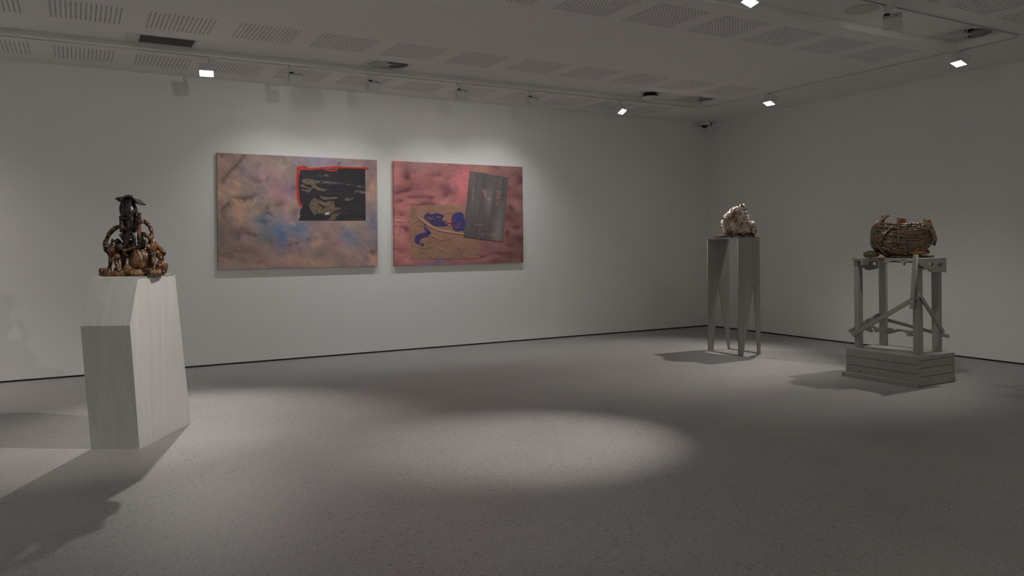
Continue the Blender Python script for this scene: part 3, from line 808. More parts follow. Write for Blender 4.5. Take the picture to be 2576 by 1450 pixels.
def ribbon(name, crp, pts, y, mat, parent, th=.0015, n=5, wob=.12, seed=0):
    """Brush stroke: pts (x, y, halfwidth) in crop pixels."""
    sm = smooth_path(pts, n)
    A, B = [], []
    m = len(sm)
    for i in range(m):
        a, b_ = sm[max(0, i-1)], sm[min(m-1, i+1)]
        dx, dy = b_[0]-a[0], b_[1]-a[1]; l = math.hypot(dx, dy) or 1
        w = sm[i][2]
        k1 = 1 + wob*noise.noise(Vector((i*.7, seed, 0))); k2 = 1 + wob*noise.noise(Vector((i*.7, seed, 5)))
        A.append((sm[i][0]-dy/l*w*k1, sm[i][1]+dx/l*w*k1)); B.append((sm[i][0]+dy/l*w*k2, sm[i][1]-dx/l*w*k2))
    vv = [ony(*crp(*p), y) for p in A] + [ony(*crp(*p), y) for p in B]
    vv += [v + Vector((0, th, 0)) for v in vv[:2*m]]
    ff = []
    for i in range(m-1):
        ff += [(i, i+1, m+i+1, m+i), (2*m+i, 3*m+i, 3*m+i+1, 2*m+i+1), (i, 2*m+i, 2*m+i+1, i+1), (m+i, m+i+1, 3*m+i+1, 3*m+i)]
    ff += [(0, m, 3*m, 2*m), (m-1, 3*m-1, 4*m-1, 2*m-1)]
    return MB().add(vv, ff).build(name, mat, parent)
M['red'] = flat_pigment('red_paint', (136, 40, 35), .15)
ribbon('red_stroke', z3, [(945,618,14),(925,580,13),(912,520,12),(905,430,11),(903,350,12),(908,290,13),(914,250,17),(910,212,13)], YB, M['red'], p1, seed=1)
ribbon('red_stroke', z3, [(908,214,10),(935,225,18),(965,212,18),(990,212,14),(1020,232,12),(1080,226,10),(1150,221,9),(1215,215,9),(1238,210,5)], YB-.0006, M['red'], p1, seed=2)
ribbon('red_stroke', z3, [(1175,238,3),(1210,240,7),(1260,244,8),(1308,246,7),(1318,240,5)], YB-.0012, M['red'], p1, seed=3)
ribbon('red_stroke', z3, [(1310,250,8),(1311,232,8),(1310,216,6)], YB-.0016, M['red'], p1, seed=13)
ribbon('red_stroke', z3, [(1244,218,4),(1270,212,8),(1300,210,9),(1350,211,9),(1450,218,8),(1560,219,8),(1620,222,11),(1655,221,2)], YB-.0020, M['red'], p1, seed=14)
M['pale'] = flat_pigment('pale_paint', (176, 154, 132), .2)
for k_, (x_, y_, r_) in enumerate(((1212, 694, 15), (1230, 684, 8), (1196, 702, 7), (1238, 698, 6))):
    chip('pale_splash', z3, [(x_ + r_*(1 + .4*noise.noise(Vector((i_*1.7, k_, 0))))*math.cos(2*math.pi*i_/10), y_ + .7*r_*(1 + .4*noise.noise(Vector((i_*1.7, k_, 4))))*math.sin(2*math.pi*i_/10)) for i_ in range(10)], YB-.0015 - .0002*k_, M['pale'], p1)

# --- pink painting
z4 = crop(970, 390, 370/1731)
BL2 = [('b',400,140,240,70,(122,100,100),.75),('b',130,220,60,110,(164,106,106),.8),('b',260,250,60,34,(92,58,66),.85),('b',250,200,40,40,(104,72,80),.7),('b',880,400,110,160,(176,94,96),.9),('b',940,240,60,80,(164,92,98),.8),('b',960,560,40,40,(112,88,120),.6),
       ('s',130,450,320,400,16,(86,58,66),.8),('s',300,405,520,385,16,(104,70,76),.7),('s',280,500,520,505,20,(104,70,74),.75),('b',540,510,36,40,(98,64,72),.8),('b',190,550,30,20,(92,60,66),.75),('b',700,420,50,70,(96,66,76),.75),('b',640,260,60,40,(104,72,80),.6),
       ('b',180,640,90,60,(176,108,104),.8),('b',190,760,90,20,(182,116,112),.8),('b',170,950,80,90,(172,114,108),.8),('b',200,710,30,20,(108,60,66),.7),('b',205,850,26,24,(104,62,68),.75),('b',250,880,20,40,(100,66,70),.7),('b',110,220,20,30,(84,60,74),.7),
       ('b',400,585,140,14,(104,62,68),.7),('s',100,745,280,748,4,(92,52,60),.8),('s',100,785,280,788,4,(92,52,60),.8),('s',100,840,230,840,4,(92,52,60),.7),('s',110,1112,270,1106,4,(92,52,60),.7),('b',165,935,8,9,(70,80,110),.9),
       ('b',190,1170,100,60,(156,104,100),.7),('b',110,1000,14,30,(112,86,96),.6),('b',820,380,30,120,(110,76,84),.5),('b',500,300,200,60,(142,92,94),.5),('b',450,440,180,40,(142,90,92),.5),
       ('b',1200,170,90,40,(128,98,88),.7),('b',1060,130,80,30,(116,88,92),.7),('b',1420,160,120,50,(122,92,84),.7),('b',1560,300,60,70,(92,62,62),.7),('b',1480,330,60,90,(130,92,90),.5),('b',1500,480,120,100,(120,82,82),.5),
       ('b',1480,640,60,30,(88,58,60),.7),('b',1560,800,60,60,(124,84,84),.6),('b',1440,930,24,60,(76,46,50),.85),('b',1470,760,50,50,(98,64,66),.6),('b',1560,850,70,16,(90,58,60),.7),('b',1540,1000,80,40,(92,60,64),.6),
       ('b',1200,1100,140,120,(124,86,94),.7),('b',1400,1160,140,20,(100,64,70),.7),('b',1480,1060,60,20,(92,60,64),.6),('b',1150,1190,50,14,(92,58,66),.7),('b',1600,1200,30,60,(84,54,58),.6),
       ('b',630,1250,60,40,(84,96,132),.9),('b',480,1260,120,26,(112,96,116),.7),('b',800,1250,80,36,(132,94,108),.6),('b',740,1265,30,30,(104,86,104),.6),('b',370,1290,30,16,(92,58,66),.7),('b',1250,1270,30,30,(90,60,66),.6),('b',1060,1240,120,30,(148,96,96),.5)]
for a_, b_, c_, d_, w_, al_ in ((130,455,330,400,18,.7),(290,500,540,505,18,.6),(235,275,320,285,22,.7),(100,570,240,545,14,.5),(690,430,720,510,26,.5),(1440,890,1470,970,18,.8),(1490,840,1620,850,16,.6),(1470,630,1530,650,18,.6),(1560,310,1620,340,26,.6),
        (1270,1165,1490,1155,16,.6),(1120,1195,1200,1200,12,.6),(235,850,262,915,14,.7),(1530,1010,1620,990,20,.5),(1430,1060,1510,1080,16,.5),(540,250,770,272,22,.45),(370,590,660,585,10,.6),(100,1110,270,1180,20,.4),(1480,480,1600,520,26,.45),(130,690,250,705,20,.5)):
    BL2.append(('t', a_, b_, c_, d_, w_, (80, 48, 54), al_))
def paint2(pix):
    X = (pix[:, 0] - 970) * 1731/370; Y = (pix[:, 1] - 390) * 1731/370
    n1 = fbm(X, Y*1.5, 1/240, 4, 23.1); n2 = fbm(X*.8, Y*1.4, 1/80, 4, 31.7); n3 = fbm(X, Y, 1/360, 3, 41.0)
    wx, wy = 40*n1 + 14*n2, 32*n3 + 12*n2
    rightness = np.clip((X - 200)/1400, 0, 1)
    base = alb((142, 90, 88))[None, :]*(1-rightness)[:, None] + alb((114, 80, 78))[None, :]*rightness[:, None]
    base = base * (1 + .5*n1)[:, None]
    col_ = blobs(base.copy(), X, Y, BL2, wx, wy)
    cr = fbm(X*.55, Y*1.5, 1/150, 4, 97.0); mk = np.clip(fbm(X, Y, 1/200, 2, 91.0) + .45, 0, 1)
    crease = np.exp(-(cr/.045)**2) * mk
    side_ = np.clip(cr*7, 0, 1)*np.exp(-np.clip(cr, 0, 1)/.16) * mk
    col_ = col_ * (1 - np.array([.34, .46, .42])[None, :]*np.clip(.6*crease + .85*side_, 0, 1)[:, None])
    return .82 * col_ * (1 + 0.12*n2)[:, None]
QX0, QX1 = 2.979, 4.573
p2 = thing('painting', 'pink and maroon stained canvas with brown paper and grey panel collage', 'painting', ((QX0+QX1)/2, YP, PZ0), 'two canvases on the back wall')
gridpaint('canvas', QX0, QX1, PZ0, PZ1, 240, 170, YP, paint2, M['pigment'], p2, thick=0.042)
def quadgrid(name, crp, corners, nx, nz, y, painter, mat, parent, back=.0015, relief=None):
    c = corners
    vv, uvs = [], []
    for j in range(nz):
        tj = j/(nz-1)
        for i in range(nx):
            ti = i/(nx-1)
            x = (c[0][0]*(1-ti)+c[1][0]*ti)*(1-tj) + (c[3][0]*(1-ti)+c[2][0]*ti)*tj
            yy = (c[0][1]*(1-ti)+c[1][1]*ti)*(1-tj) + (c[3][1]*(1-ti)+c[2][1]*ti)*tj
            uvs.append((x, yy)); vv.append(ony(*crp(x, yy), y))
    uv = np.array(uvs)
    if relief is not None:
        d = relief(uv[:, 0], uv[:, 1])
        for v, k in zip(vv, d): v.y -= max(0.0, k)
    colr = painter(uv[:, 0], uv[:, 1])
    ff = [(j*nx+i, (j+1)*nx+i, (j+1)*nx+i+1, j*nx+i+1) for j in range(nz-1) for i in range(nx-1)]
    rim = [i for i in range(nx)] + [j*nx+nx-1 for j in range(1, nz)] + [(nz-1)*nx+i for i in range(nx-2, -1, -1)] + [j*nx for j in range(nz-2, 0, -1)]
    n0 = len(vv); vv += [Vector((vv[i].x, y + back, vv[i].z)) for i in rim]
    ff += [(rim[k], n0+k, n0+(k+1) % len(rim), rim[(k+1) % len(rim)]) for k in range(len(rim))]
    colr = np.concatenate([colr, colr[rim]], 0)
    me = mesh(name, vv, ff); paint_attr(me, np.clip(colr, 0, .95))
    return obj(name, me, mat, parent)
rnd = random.Random(5)
WR = []
for k in range(26):
    x, y = rnd.uniform(300, 1100), rnd.uniform(620, 1210)
    a = rnd.uniform(-.9, .9) + (math.pi/2 if rnd.random() < .25 else 0)
    l = rnd.uniform(60, 190)
    WR.append((x, y, x + l*math.cos(a), y + l*math.sin(a), rnd.uniform(5, 9)))
WR += [(300,815,410,750,8),(410,750,480,800,8),(570,610,590,700,7),(690,690,760,680,7),(450,950,620,970,8),(530,950,640,1010,8),(620,1000,720,1000,8),(720,1000,790,970,8),(320,1060,480,1110,8),(360,1110,470,1160,7)]
def wrinkle(X, Y):
    h = np.zeros(len(X))
    for ax, ay, bx, by, w in WR:
        dx, dy = bx-ax, by-ay
        tt = np.clip(((X-ax)*dx+(Y-ay)*dy)/(dx*dx+dy*dy), 0, 1)
        d = (X-ax-tt*dx)**2+(Y-ay-tt*dy)**2
        h = np.maximum(h, np.exp(-d/w**2) * np.sin(np.pi*np.clip(tt, .08, .92)))
    return h*.005
def paperpaint(X, Y):
    n1 = fbm(X, Y, 1/150, 4, 50.0); n2 = fbm(X*.3, Y*3, 1/60, 3, 52.0)
    return np.repeat(alb((111, 84, 71))[None, :], len(X), 0) * (1 + .18*n1 + .08*n2)[:, None]
quadgrid('brown_paper', z4, [(287,600),(1098,592),(1110,1215),(298,1232)], 150, 116, YP-.0015, paperpaint, M['pigment_flat'], p2, relief=wrinkle)['label'] = 'wrinkled brown paper collaged on canvas'
def greypaint(X, Y):
    u = X + (Y-187)*.11
    n1 = fbm(u, Y*.15, 1/60, 4, 61.0); n2 = fbm(X, Y, 1/22, 3, 63.0); n3 = fbm(X, Y, 1/120, 3, 64.0)
    col_ = np.repeat(alb((75, 70, 71))[None, :], len(X), 0) * (1 + .3*n1)[:, None]
    wl = np.exp(-((u-1400)/60)**2)*np.clip((Y-500)/300, 0, 1)*.5 + np.exp(-((u-1260)/30)**2)*np.exp(-((Y-550)/150)**2)*.5
    col_ += (alb((118, 112, 106))[None, :]-col_)*wl[:, None]
    fl = np.clip(n2-.40, 0, 1)*5*np.clip(n3+.1, 0, 1)*2.2
    col_ += (alb((128, 92, 84))[None, :]-col_)*np.clip(.5*fl, 0, .4)[:, None]
    L = [('s',1150,415,1180,490,12,(140,96,84),.8),('s',1180,420,1200,450,8,(138,96,86),.7),('b',1215,520,26,14,(138,110,112),.8),('s',1305,430,1360,440,4,(150,100,84),.8),('s',1310,465,1360,470,4,(150,100,84),.8),('b',1330,500,20,9,(150,90,70),.9),
         ('b',1360,553,9,7,(160,84,60),.9),('s',1300,590,1310,570,5,(150,96,76),.8),('b',1030,410,7,16,(140,96,84),.8),('s',1020,480,1030,520,6,(132,100,92),.7),('b',1135,937,22,8,(140,96,88),.9),('b',1245,935,8,22,(144,98,92),.8),('b',1285,940,14,24,(140,98,94),.7),('b',1330,900,9,14,(142,98,94),.8),('s',1060,820,1150,830,5,(130,104,98),.6)]
    return .85 * blobs(col_, X, Y, L, 4*n2, 4*n2)
quadgrid('grey_panel', z4, [(1000,187),(1450,268),(1378,1022),(918,963)], 90, 130, YP-.008, greypaint, M['pigment_flat'], p2, back=.008)['label'] = 'dark grey tilted panel with pink flecks'
M['blue'] = flat_pigment('dark_blue_paint', (48, 45, 84), .12)
M['orange'] = flat_pigment('orange_paint', (152, 78, 62), .15)
M['pinkpaint'] = flat_pigment('dusty_pink_paint', (136, 102, 96), .1)
YM = YP - .0068
ribbon('pink_stroke', z4, [(362,714,5),(410,752,9),(470,800,11),(540,842,11),(620,878,12),(720,900,10),(820,915,10),(922,932,10)], YM, M['pinkpaint'], p2, seed=4)
YM -= .001
ribbon('blue_stroke', z4, [(460,848,6),(480,875,17),(515,915,16),(480,936,22),(425,950,26),(385,975,30),(372,1005,26),(390,1035,18),(405,1046,8)], YM, M['blue'], p2, seed=5, wob=.2)
def ngon(cx, cy, rx, ry, n=12, j=.12, s=0):
    return [(cx+rx*(1+j*noise.noise(Vector((k, s, 0))))*math.cos(2*math.pi*k/n), cy+ry*(1+j*noise.noise(Vector((k, s, 3))))*math.sin(2*math.pi*k/n)) for k in range(n)]
chip('blue_dot', z4, ngon(432, 1056, 20, 20), YM, M['blue'], p2)
chip('blue_dot', z4, ngon(465, 820, 12, 12), YM, M['blue'], p2)
for k, (pts, s) in enumerate([([(466,748,8),(470,722,14),(498,702,16),(530,712,14),(545,735,10)], 6), ([(485,738,8),(520,772,10),(548,790,14),(585,815,16),(640,818,18),(690,815,18),(728,822,10)], 7),
                  ([(545,712,10),(590,700,14),(640,706,12),(670,715,12),(660,745,14),(648,770,12)], 8), ([(648,770,10),(680,795,16),(705,808,14)], 9), ([(560,730,8),(600,742,10),(640,755,8),(610,772,10),(560,770,8),(545,750,8)], 10), ([(590,720,6),(600,760,8),(640,800,8)], 11)]):
    ribbon('blue_stroke', z4, pts, YM - .0004*k, M['blue'], p2, seed=s, wob=.25)
chip('orange_smear', z4, [(770,738),(780,760),(790,800),(740,800),(725,785),(745,770)], YM, M['orange'], p2)
chip('blue_patch', z4, [(782,722),(805,695),(845,675),(890,676),(915,690),(920,725),(935,760),(938,830),(925,880),(905,888),(890,878),(870,892),(838,897),(815,880),(795,872),(796,845),(780,820),(778,785),(770,765)], YM-.0005, M['blue'], p2)
rnd = random.Random(11)
for k in range(34):
    cx_, cy_, sx_, sy_ = ((828, 822, 22, 26), (838, 850, 18, 12), (792, 752, 10, 22), (872, 808, 14, 12))[k % 4]
    chip('orange_fleck', z4, ngon(cx_ + rnd.gauss(0, 1)*sx_*.6, cy_ + rnd.gauss(0, 1)*sy_*.6, rnd.uniform(2.5, 6.5), rnd.uniform(2, 5), 7, .45, k), YM-.0012, M['orange'], p2)

# ------------------------------------------------------------------ grey faceted plinth (left)
def floor_rd(px, py):
    p = onz(px, py); return p
A_ = onz(229, 1130.5); B_ = onz(351, 1130.5); C_ = onz(480, 1065)
nrm = (C_ - B_).cross(UP).normalized()                       # plane of the tall side panel, vertical through B and C
def onside(px, py):
    d = ray(px, py); t_ = (B_ - EYE).dot(nrm) / d.dot(nrm); return EYE + d * t_
B2, T2, T3 = onside(327, 820), onside(347.5, 697), onside(440, 690)
HT = 0.977
T2.z = HT; T3.z = HT
wv = (A_ - B_); wv.z = 0; wv = wv.normalized()
wid = 0.281
sh = lambda p, k=1.0: p + wv * wid * k
t = thing('plinth', 'tall grey faceted plaster plinth with leaning sides, carrying the dark figure sculpture', 'plinth', (B_ + C_ + sh(B_) + sh(C_)) / 4)
prof = [B_, C_, T3, T2, B2]
opp = [sh(p) for p in prof]
TH = .012
def panel(name, pts, centre):
    pts = [Vector(p) for p in pts]
    n = (pts[1]-pts[0]).cross(pts[2]-pts[0])
    c0 = sum(pts, Vector()) / len(pts)
    fl = 1 if n.dot(c0 - centre) > 0 else -1
    return slab(name, pts, TH, M['plaster'], t, fl)
cen = (sum(prof, Vector()) + sum(opp, Vector())) / 10
panel('side_panel', prof, cen)
panel('side_panel', opp, cen)
panel('front_panel', [B_, B2, opp[4], opp[0]], cen)
panel('sloping_front_panel', [B2, T2, opp[3], opp[4]], cen)
panel('top_panel', [T2, T3, opp[2], opp[3]], cen)
panel('back_panel', [T3, C_, opp[1], opp[2]], cen)

# ------------------------------------------------------------------ open legged stand (middle)
sx0, sx1, sy0, sy1, sH = 5.762, 6.062, 5.63, 6.055, 1.19
t = thing('display_stand', 'slender grey plywood stand with pointed cut-out legs under the silver shell sculpture', 'stand', ((sx0+sx1)/2, (sy0+sy1)/2, 0))
g5 = crop(1770, 490, 170/573)
TP = .014
def legpanel(apex, in0, in1, Y, en):
    ap = ony(*g5(*apex), Y); a0 = ony(*g5(*in0), Y); a1 = ony(*g5(*in1), Y)
    pts = [(sx0, Y, sH-.018), (sx1, Y, sH-.018), (sx1, Y, 0), (a1.x, Y, 0), (ap.x, Y, ap.z), (a0.x, Y, 0), (sx0, Y, 0)]
    return plate('leg_panel', pts, (0, Y, 0), (1, 0, 0), (0, 0, 1), (0, en, 0), TP, M['grey_ply'], t)
legpanel((428, 745), (336, 1368), (463, 1350), sy0, 1)
legpanel((127, 742), (84, 1318), (213, 1308), sy1, 1)
MB().box((sx0, sy0, sH-.018), (sx1, sy1+TP, sH)).build('top', M['grey_ply'], t)
for x in (sx0, sx1-.014):
    MB().box((x, sy0+TP, 0), (x+.014, sy1, .014)).build('floor_bar', M['white_metal'] if False else M['grey_paint'], t)

# ------------------------------------------------------------------ timber stand with crate base (right)
t = thing('timber_stand', 'grey painted timber stand with fretwork apron on a plank crate, under the coiled bowl', 'stand', (5.9, 4.0, 0))
GP = M['grey_paint']
bx0, bx1, by0, by1, bz = 5.671, 6.162, 3.690, 4.330, .237
M['screw_or_hole'] = plain('dark_hole_disc', (.04, .036, .032), .5)
def screw_or_hole(p, d):  # dark disc painted in for the shade inside a nail hole
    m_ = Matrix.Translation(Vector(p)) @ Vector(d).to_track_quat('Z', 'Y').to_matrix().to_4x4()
    MB().lathe([(0, .0006), (.0032, .0006), (.0032, -.001)], 8, m_, cap=False).build('screw_or_hole', M['screw_or_hole'], t)
rnd = random.Random(3)
def board(name, a, b_, dz=0.0):
    return MB().box(a, b_).build(name, GP, t, bevel=.0015, seg=1)
for z0, z1 in ((.1722, bz), (.1022, .1688), (.030, .0988)):
    board('front_plank', (bx0, by0, z0), (bx0+.02, by1, z1))
    for y in (by0+.022, by1-.016): screw_or_hole((bx0, y, (z0+z1)/2 + .005), (-1, 0, 0))
    board('back_plank', (bx1-.02, by0, z0), (bx1, by1, z1))
for z0, z1 in ((.1442, .2015), (.0772, .1408), (.004, .0738)):
    board('side_plank', (bx0+.0215, by0+.004, z0), (bx1-.0215, by0+.022, z1))
    board('side_plank', (bx0+.0215, by1-.022, z0), (bx1-.0215, by1-.004, z1))
    for x in (bx0+.045, bx1-.045): screw_or_hole((x, by0+.004, (z0+z1)/2), (0, -1, 0))
n = 7
wsl = (bx1 - bx0 - .043) / n
for i in range(n):
    x = bx0 + .0215 + i * wsl
    board('top_slat', (x, by0+.001+.003*rnd.random(), .205), (x + wsl - .003, by1-.002, bz - .0015 + .002*rnd.random()))
board('base_rail', (5.634, 3.684, 0), (5.6705, 4.345, .038))
board('base_rail', (bx1+.0005, 3.70, 0), (bx1+.028, 4.33, .038))
for y in (3.705, 4.325): screw_or_hole((5.634, y, .02), (-1, 0, 0))
# knot hole scar
plate('knot_hole', [Vector((bx0-.0004, 4.195+dy, .062+dz)) for dy, dz in ((.012,.010),(.004,-.002),(-.012,.008),(-.006,-.004),(.002,-.012),(.008,-.002))], (bx0-.0004,0,0), (0,1,0), (0,0,1), (1,0,0), .001, M['screw_or_hole'], t)
ltop = .985
for a, b_ in (((5.742, 4.258), (5.802, 4.300)), ((5.745, 3.738), (5.822, 3.775)), ((6.074, 3.770), (6.122, 3.828)), ((6.070, 4.243), (6.110, 4.300))):
    MB().box((a[0], a[1], bz-.004), (b_[0], b_[1], ltop)).build('leg', GP, t, bevel=.002, seg=1)
MB().box((5.733, 3.728, .984), (6.092, 4.300, 1.0)).build('table_top', GP, t, bevel=.001, seg=1)
a1 = crop(2120, 630, 140/1353); a2 = crop(2250, 620, 150/1359); a3 = crop(2120, 760, 140/1450); a4 = crop(2250, 760, 160/1547)
def cut_x(name, pts, X, th, holes=(), sgn=1, mat=None):
    return plate(name, [onx(*p, X) for p in pts], (X, 0, 0), (0, 1, 0), (0, 0, 1), (sgn, 0, 0), th, mat or GP, t, [[onx(*p, X) for p in h] for h in holes])
def cut_y(name, pts, Y, th, holes=(), sgn=1):
    return plate(name, [ony(*p, Y) for p in pts], (0, Y, 0), (1, 0, 0), (0, 0, 1), (0, sgn, 0), th, GP, t, [[ony(*p, Y) for p in h] for h in holes])
P1 = lambda L: [a1(*p) for p in L]
P2 = lambda L: [a2(*p) for p in L]
P3 = lambda L: [a3(*p) for p in L]
P4 = lambda L: [a4(*p) for p in L]
cut_x('fretwork_apron', P1([(212,182),(212,250),(290,238),(350,235),(400,248),(435,268),(450,292),(425,325),(425,345),(450,360),(510,368),(550,352),(565,325),(575,305),(620,280),(700,265),(780,257),(830,278),(880,298),(960,303),(1040,298),(1110,280),(1180,262),(1270,250),(1345,262)])
      + P2([(110,338),(160,360),(182,388),(180,402),(207,437),(222,385),(245,358),(290,350),(400,340),(515,388),(518,284),(420,272)]), 5.715, .018,
      [P1([(485,245),(520,230),(568,235),(530,262),(510,268)]), P1([(882,246),(930,226),(985,222),(1035,236),(1010,248),(940,250)]), P2([(132,294),(200,305),(268,314),(235,327),(190,322)])])
cut_y('fretwork_apron', P2([(516,284),(1182,258),(1184,588),(1165,598),(1100,588),(1040,580),(990,577),(930,597),(880,590),(825,568),(800,540),(785,515),(760,532),(728,538),(705,525),(675,485),(650,455),(625,455),(595,448),(575,425),(548,385),(518,388)]), 3.710, .018,
      [P2([(762,386),(905,380),(890,430),(866,488),(840,440),(805,418)]), P2([(968,474),(985,420),(1005,392),(1050,376),(1090,392),(1108,418),(1085,470),(1062,486),(1035,462),(1000,446)])])
cut_y('fretwork_apron', P1([(470,250),(860,250),(860,440),(760,462),(655,490),(580,468),(535,405),(470,440)]), 4.282, .018,
      [P1([(570,320),(600,350),(632,375),(660,275),(620,272)]), P1([(765,285),(735,320),(718,352),(755,345),(790,370),(840,382),(845,300),(810,285)])])
MB().box((6.06, 3.79, .955), (6.073, 4.25, .985)).build('back_apron', GP, t)
# braces
cut_x('brace', P3([(208,825), (265,902)]) + P2([(602,1147), (545,1073)]), 5.722, .020)
cut_x('upright_batten', P2([(425,186),(508,192),(430,1434),(340,1420)]), 5.694, .0205)
cut_y('brace', P2([(560,1090),(625,1098)]) + P4([(1228,708),(1190,768)]), 3.720, .018)
cut_y('brace', P3([(188,725),(210,808),(950,400),(950,300)]), 4.301, .016)
cut_x('rail', P3([(1080,412),(1080,490)]) + P4([(1302,882),(1322,802)]), 6.1225, .016)
cut_x('batten_stub', P2([(505,1050),(545,995),(562,998),(525,1060)]), 5.735, .012)
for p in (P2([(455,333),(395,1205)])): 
    q = onx(*p, 5.694); screw_or_hole(q, (-1, 0, 0))
q = onx(*a3(335, 795), 5.722); screw_or_hole(q, (-1, 0, 0))
cut_x('carved_branch_rail', P3([(400,600),(460,594),(520,618),(640,640),(700,635),(760,625),(830,642),(885,692),(930,662),(1010,664),(1100,692),(1200,676),(1260,690),(1330,738),(1400,712)])
      + P4([(0,690),(60,660),(120,670),(220,692),(260,680),(320,706),(370,700),(470,732),(470,782),(400,765),(430,828),(385,840),(280,830),(298,792),(262,748),(200,726),(100,720),(30,738)])
      + P3([(1330,808),(1290,812),(1262,780),(1225,742),(1262,800),(1246,834),(1180,836),(1120,792),(980,742),(950,792),(895,752),(860,742),(882,788),(862,798),(820,762),(790,692),(760,668),(715,680),(772,768),(745,795),(670,790),(645,760),(638,718),(600,748),(570,715),(520,700),(400,680)]), 5.80, .014)

# ------------------------------------------------------------------ ceramic figure on the plinth
D1 = 4.585
zf = crop(240, 470, 200/1208)
K1 = 200/1208 * D1 / FOC
def S(x, y, dd=0.0): 
    px, py = zf(x, y); return ond(px, py, D1) + FWD * dd
fig = thing('ceramic_sculpture', 'dark brown and black glazed figure sculpture with arches and leaf on the plaster plinth', 'sculpture', ond(*zf(590, 1345), D1) * 1)
def sp(L, dd=0.0): return [(S(x, y, dd + (r[1] if isinstance(r, tuple) else 0)), (r[0] if isinstance(r, tuple) else r) * K1) for x, y, r in L]
def coil(name, L, mat, dd=0.0, **k):
    k['seg'] = max(14, k.get('seg', 14)); k['n'] = 8
    if mat not in (M['black_glaze'],): k['fine'] = .34; k['lump'] = max(.38, k.get('lump', 0)); k['scale'] = 42.0
    k['seed'] = L[0][0] * .37; k['floor'] = HT
    b_ = MB(); tube(b_, sp(L, dd), **k); return b_.build(name, mat, fig, smooth=True)
def lump_(name, x, y, dd, rx, ry, rz, mat, **k):
    b_ = MB(); blob(b_, S(x, y, dd), RGT, UP, FWD, rx*K1, ry*K1, rz, flatbottom=HT, **k); return b_.build(name, mat, fig, smooth=True)
zb = HT
c0 = S(590, 1330, 0)
b_ = MB(); blob(b_, Vector((c0.x, c0.y, zb + .008)), RGT, FWD, UP, 455*K1, .105, .017, lump=.3, scale=22, flatbottom=zb); b_.build('base_slab', M['ochre'], fig, smooth=True)
def grounded(x, dd, dz): 
    p = S(x, 1330, dd); p.z = zb + dz; return p
b_ = MB(); tube(b_, [(grounded(150, -.05, .016), .012), (grounded(330, -.09, .014), .014), (grounded(520, -.10, .014), .014), (grounded(680, -.10, .022), .022), (grounded(850, -.09, .018), .018), (grounded(1040, -.05, .018), .016)], lump=.7, fine=.7, scale=34, n=10, seg=16, floor=zb); b_.build('base_roll', M['ochre'], fig, smooth=True)
b_ = MB(); tube(b_, [(grounded(760, -.08, .02), .02), (grounded(900, -.06, .024), .024), (grounded(1035, -.02, .024), .022)], lump=.6, fine=.7, scale=34, n=10, seg=16, floor=zb); b_.build('base_roll', M['brown_glaze'], fig, smooth=True)
coil('curled_tip', [(200,1310,24),(150,1300,22),(135,1265,16),(160,1245,10),(195,1243,8)], M['brown_glaze'], -.05)
coil('leg', [(280,1060,34),(285,1140,28),(270,1220,28),(262,1310,30)], M['brown_glaze'], -.04, lump=.3)
coil('leg', [(445,1040,42),(425,1120,36),(450,1200,36),(465,1310,36)], M['brown_glaze'], -.085, lump=.3)
coil('leg', [(340,1050,44),(335,1180,36),(350,1310,40)], M['brown_glaze'], .07, lump=.3)
coil('leg', [(545,1060,50),(560,1180,44),(580,1320,44)], M['brown_glaze'], .06, lump=.3)
coil('leg', [(985,1040,44),(1010,1110,40),(975,1190,42),(990,1310,40)], M['brown_glaze'], -.01, lump=.4)
coil('leg', [(925,1060,34),(935,1160,30),(905,1240,28),(900,1310,28)], M['brown_glaze'], -.05, lump=.3)
coil('leg', [(690,1190,40),(720,1260,36),(760,1320,44)], M['ochre'], .02)
coil('arch', [(415,600,24),(350,620,28),(270,680,32),(210,770,34),(180,860,36),(205,960,40),(280,1035,40),(380,1058,36),(490,1045,34)], M['brown_glaze'], -.02, n=5, lump=.22)
coil('arch', [(745,715,26),(820,745,32),(880,815,34),(893,895,34),(865,975,34),(890,1040,38),(930,1110,30)], M['brown_glaze'], -.03, n=5, lump=.22)
coil('arch', [(655,520,26),(700,535,34),(760,600,30),(792,690,26),(785,770,34),(775,860,34)], M['brown_glaze'], .05, n=5, lump=.3)
lump_('mound', 750, 1110, -.005, 125, 175, .06, M['ochre'], lump=.25)
lump_('mound', 620, 1060, .0, 150, 90, .06, M['black_glaze'], lump=.3)
lump_('bowl', 420, 935, -.02, 135, 85, .055, M['black_glaze'], lump=.3)
lump_('bowl', 335, 945, -.045, 78, 95, .035, M['brown_glaze'], lump=.3)
lump_('shard', 350, 850, -.01, 55, 65, .025, M['black_glaze'], lump=.4)
lump_('shard', 275, 830, -.01, 22, 42, .012, M['brown_glaze'], lump=.2)
lump_('seat', 590, 920, -.01, 150, 55, .06, M['black_glaze'], lump=.3)
lump_('mound', 860, 905, .0, 75, 90, .05, M['ochre'], lump=.35)
lump_('mound', 950, 1020, .03, 60, 70, .04, M['ochre'], lump=.45, scale=40)
lump_('mound', 470, 1035, .0, 150, 42, .05, M['brown_glaze'], lump=.4, scale=40)
lump_('mound', 1000, 1230, .03, 55, 90, .04, M['brown_glaze'], lump=.45, scale=40)
lump_('mound', 620, 1190, .05, 130, 130, .04, M['brown_glaze'], lump=.4, scale=30)
lump_('shard', 660, 880, -.03, 60, 26, .03, M['black_glaze'], lump=.6, scale=60)
lump_('shard', 400, 1270, -.06, 45, 40, .02, M['ochre'], lump=.5, scale=60)
lump_('shard', 310, 1280, .02, 40, 45, .02, M['ochre'], lump=.5, scale=60)
coil('arm', [(650,500,22),(668,530,26),(700,545,22)], M['brown_glaze'], .0)
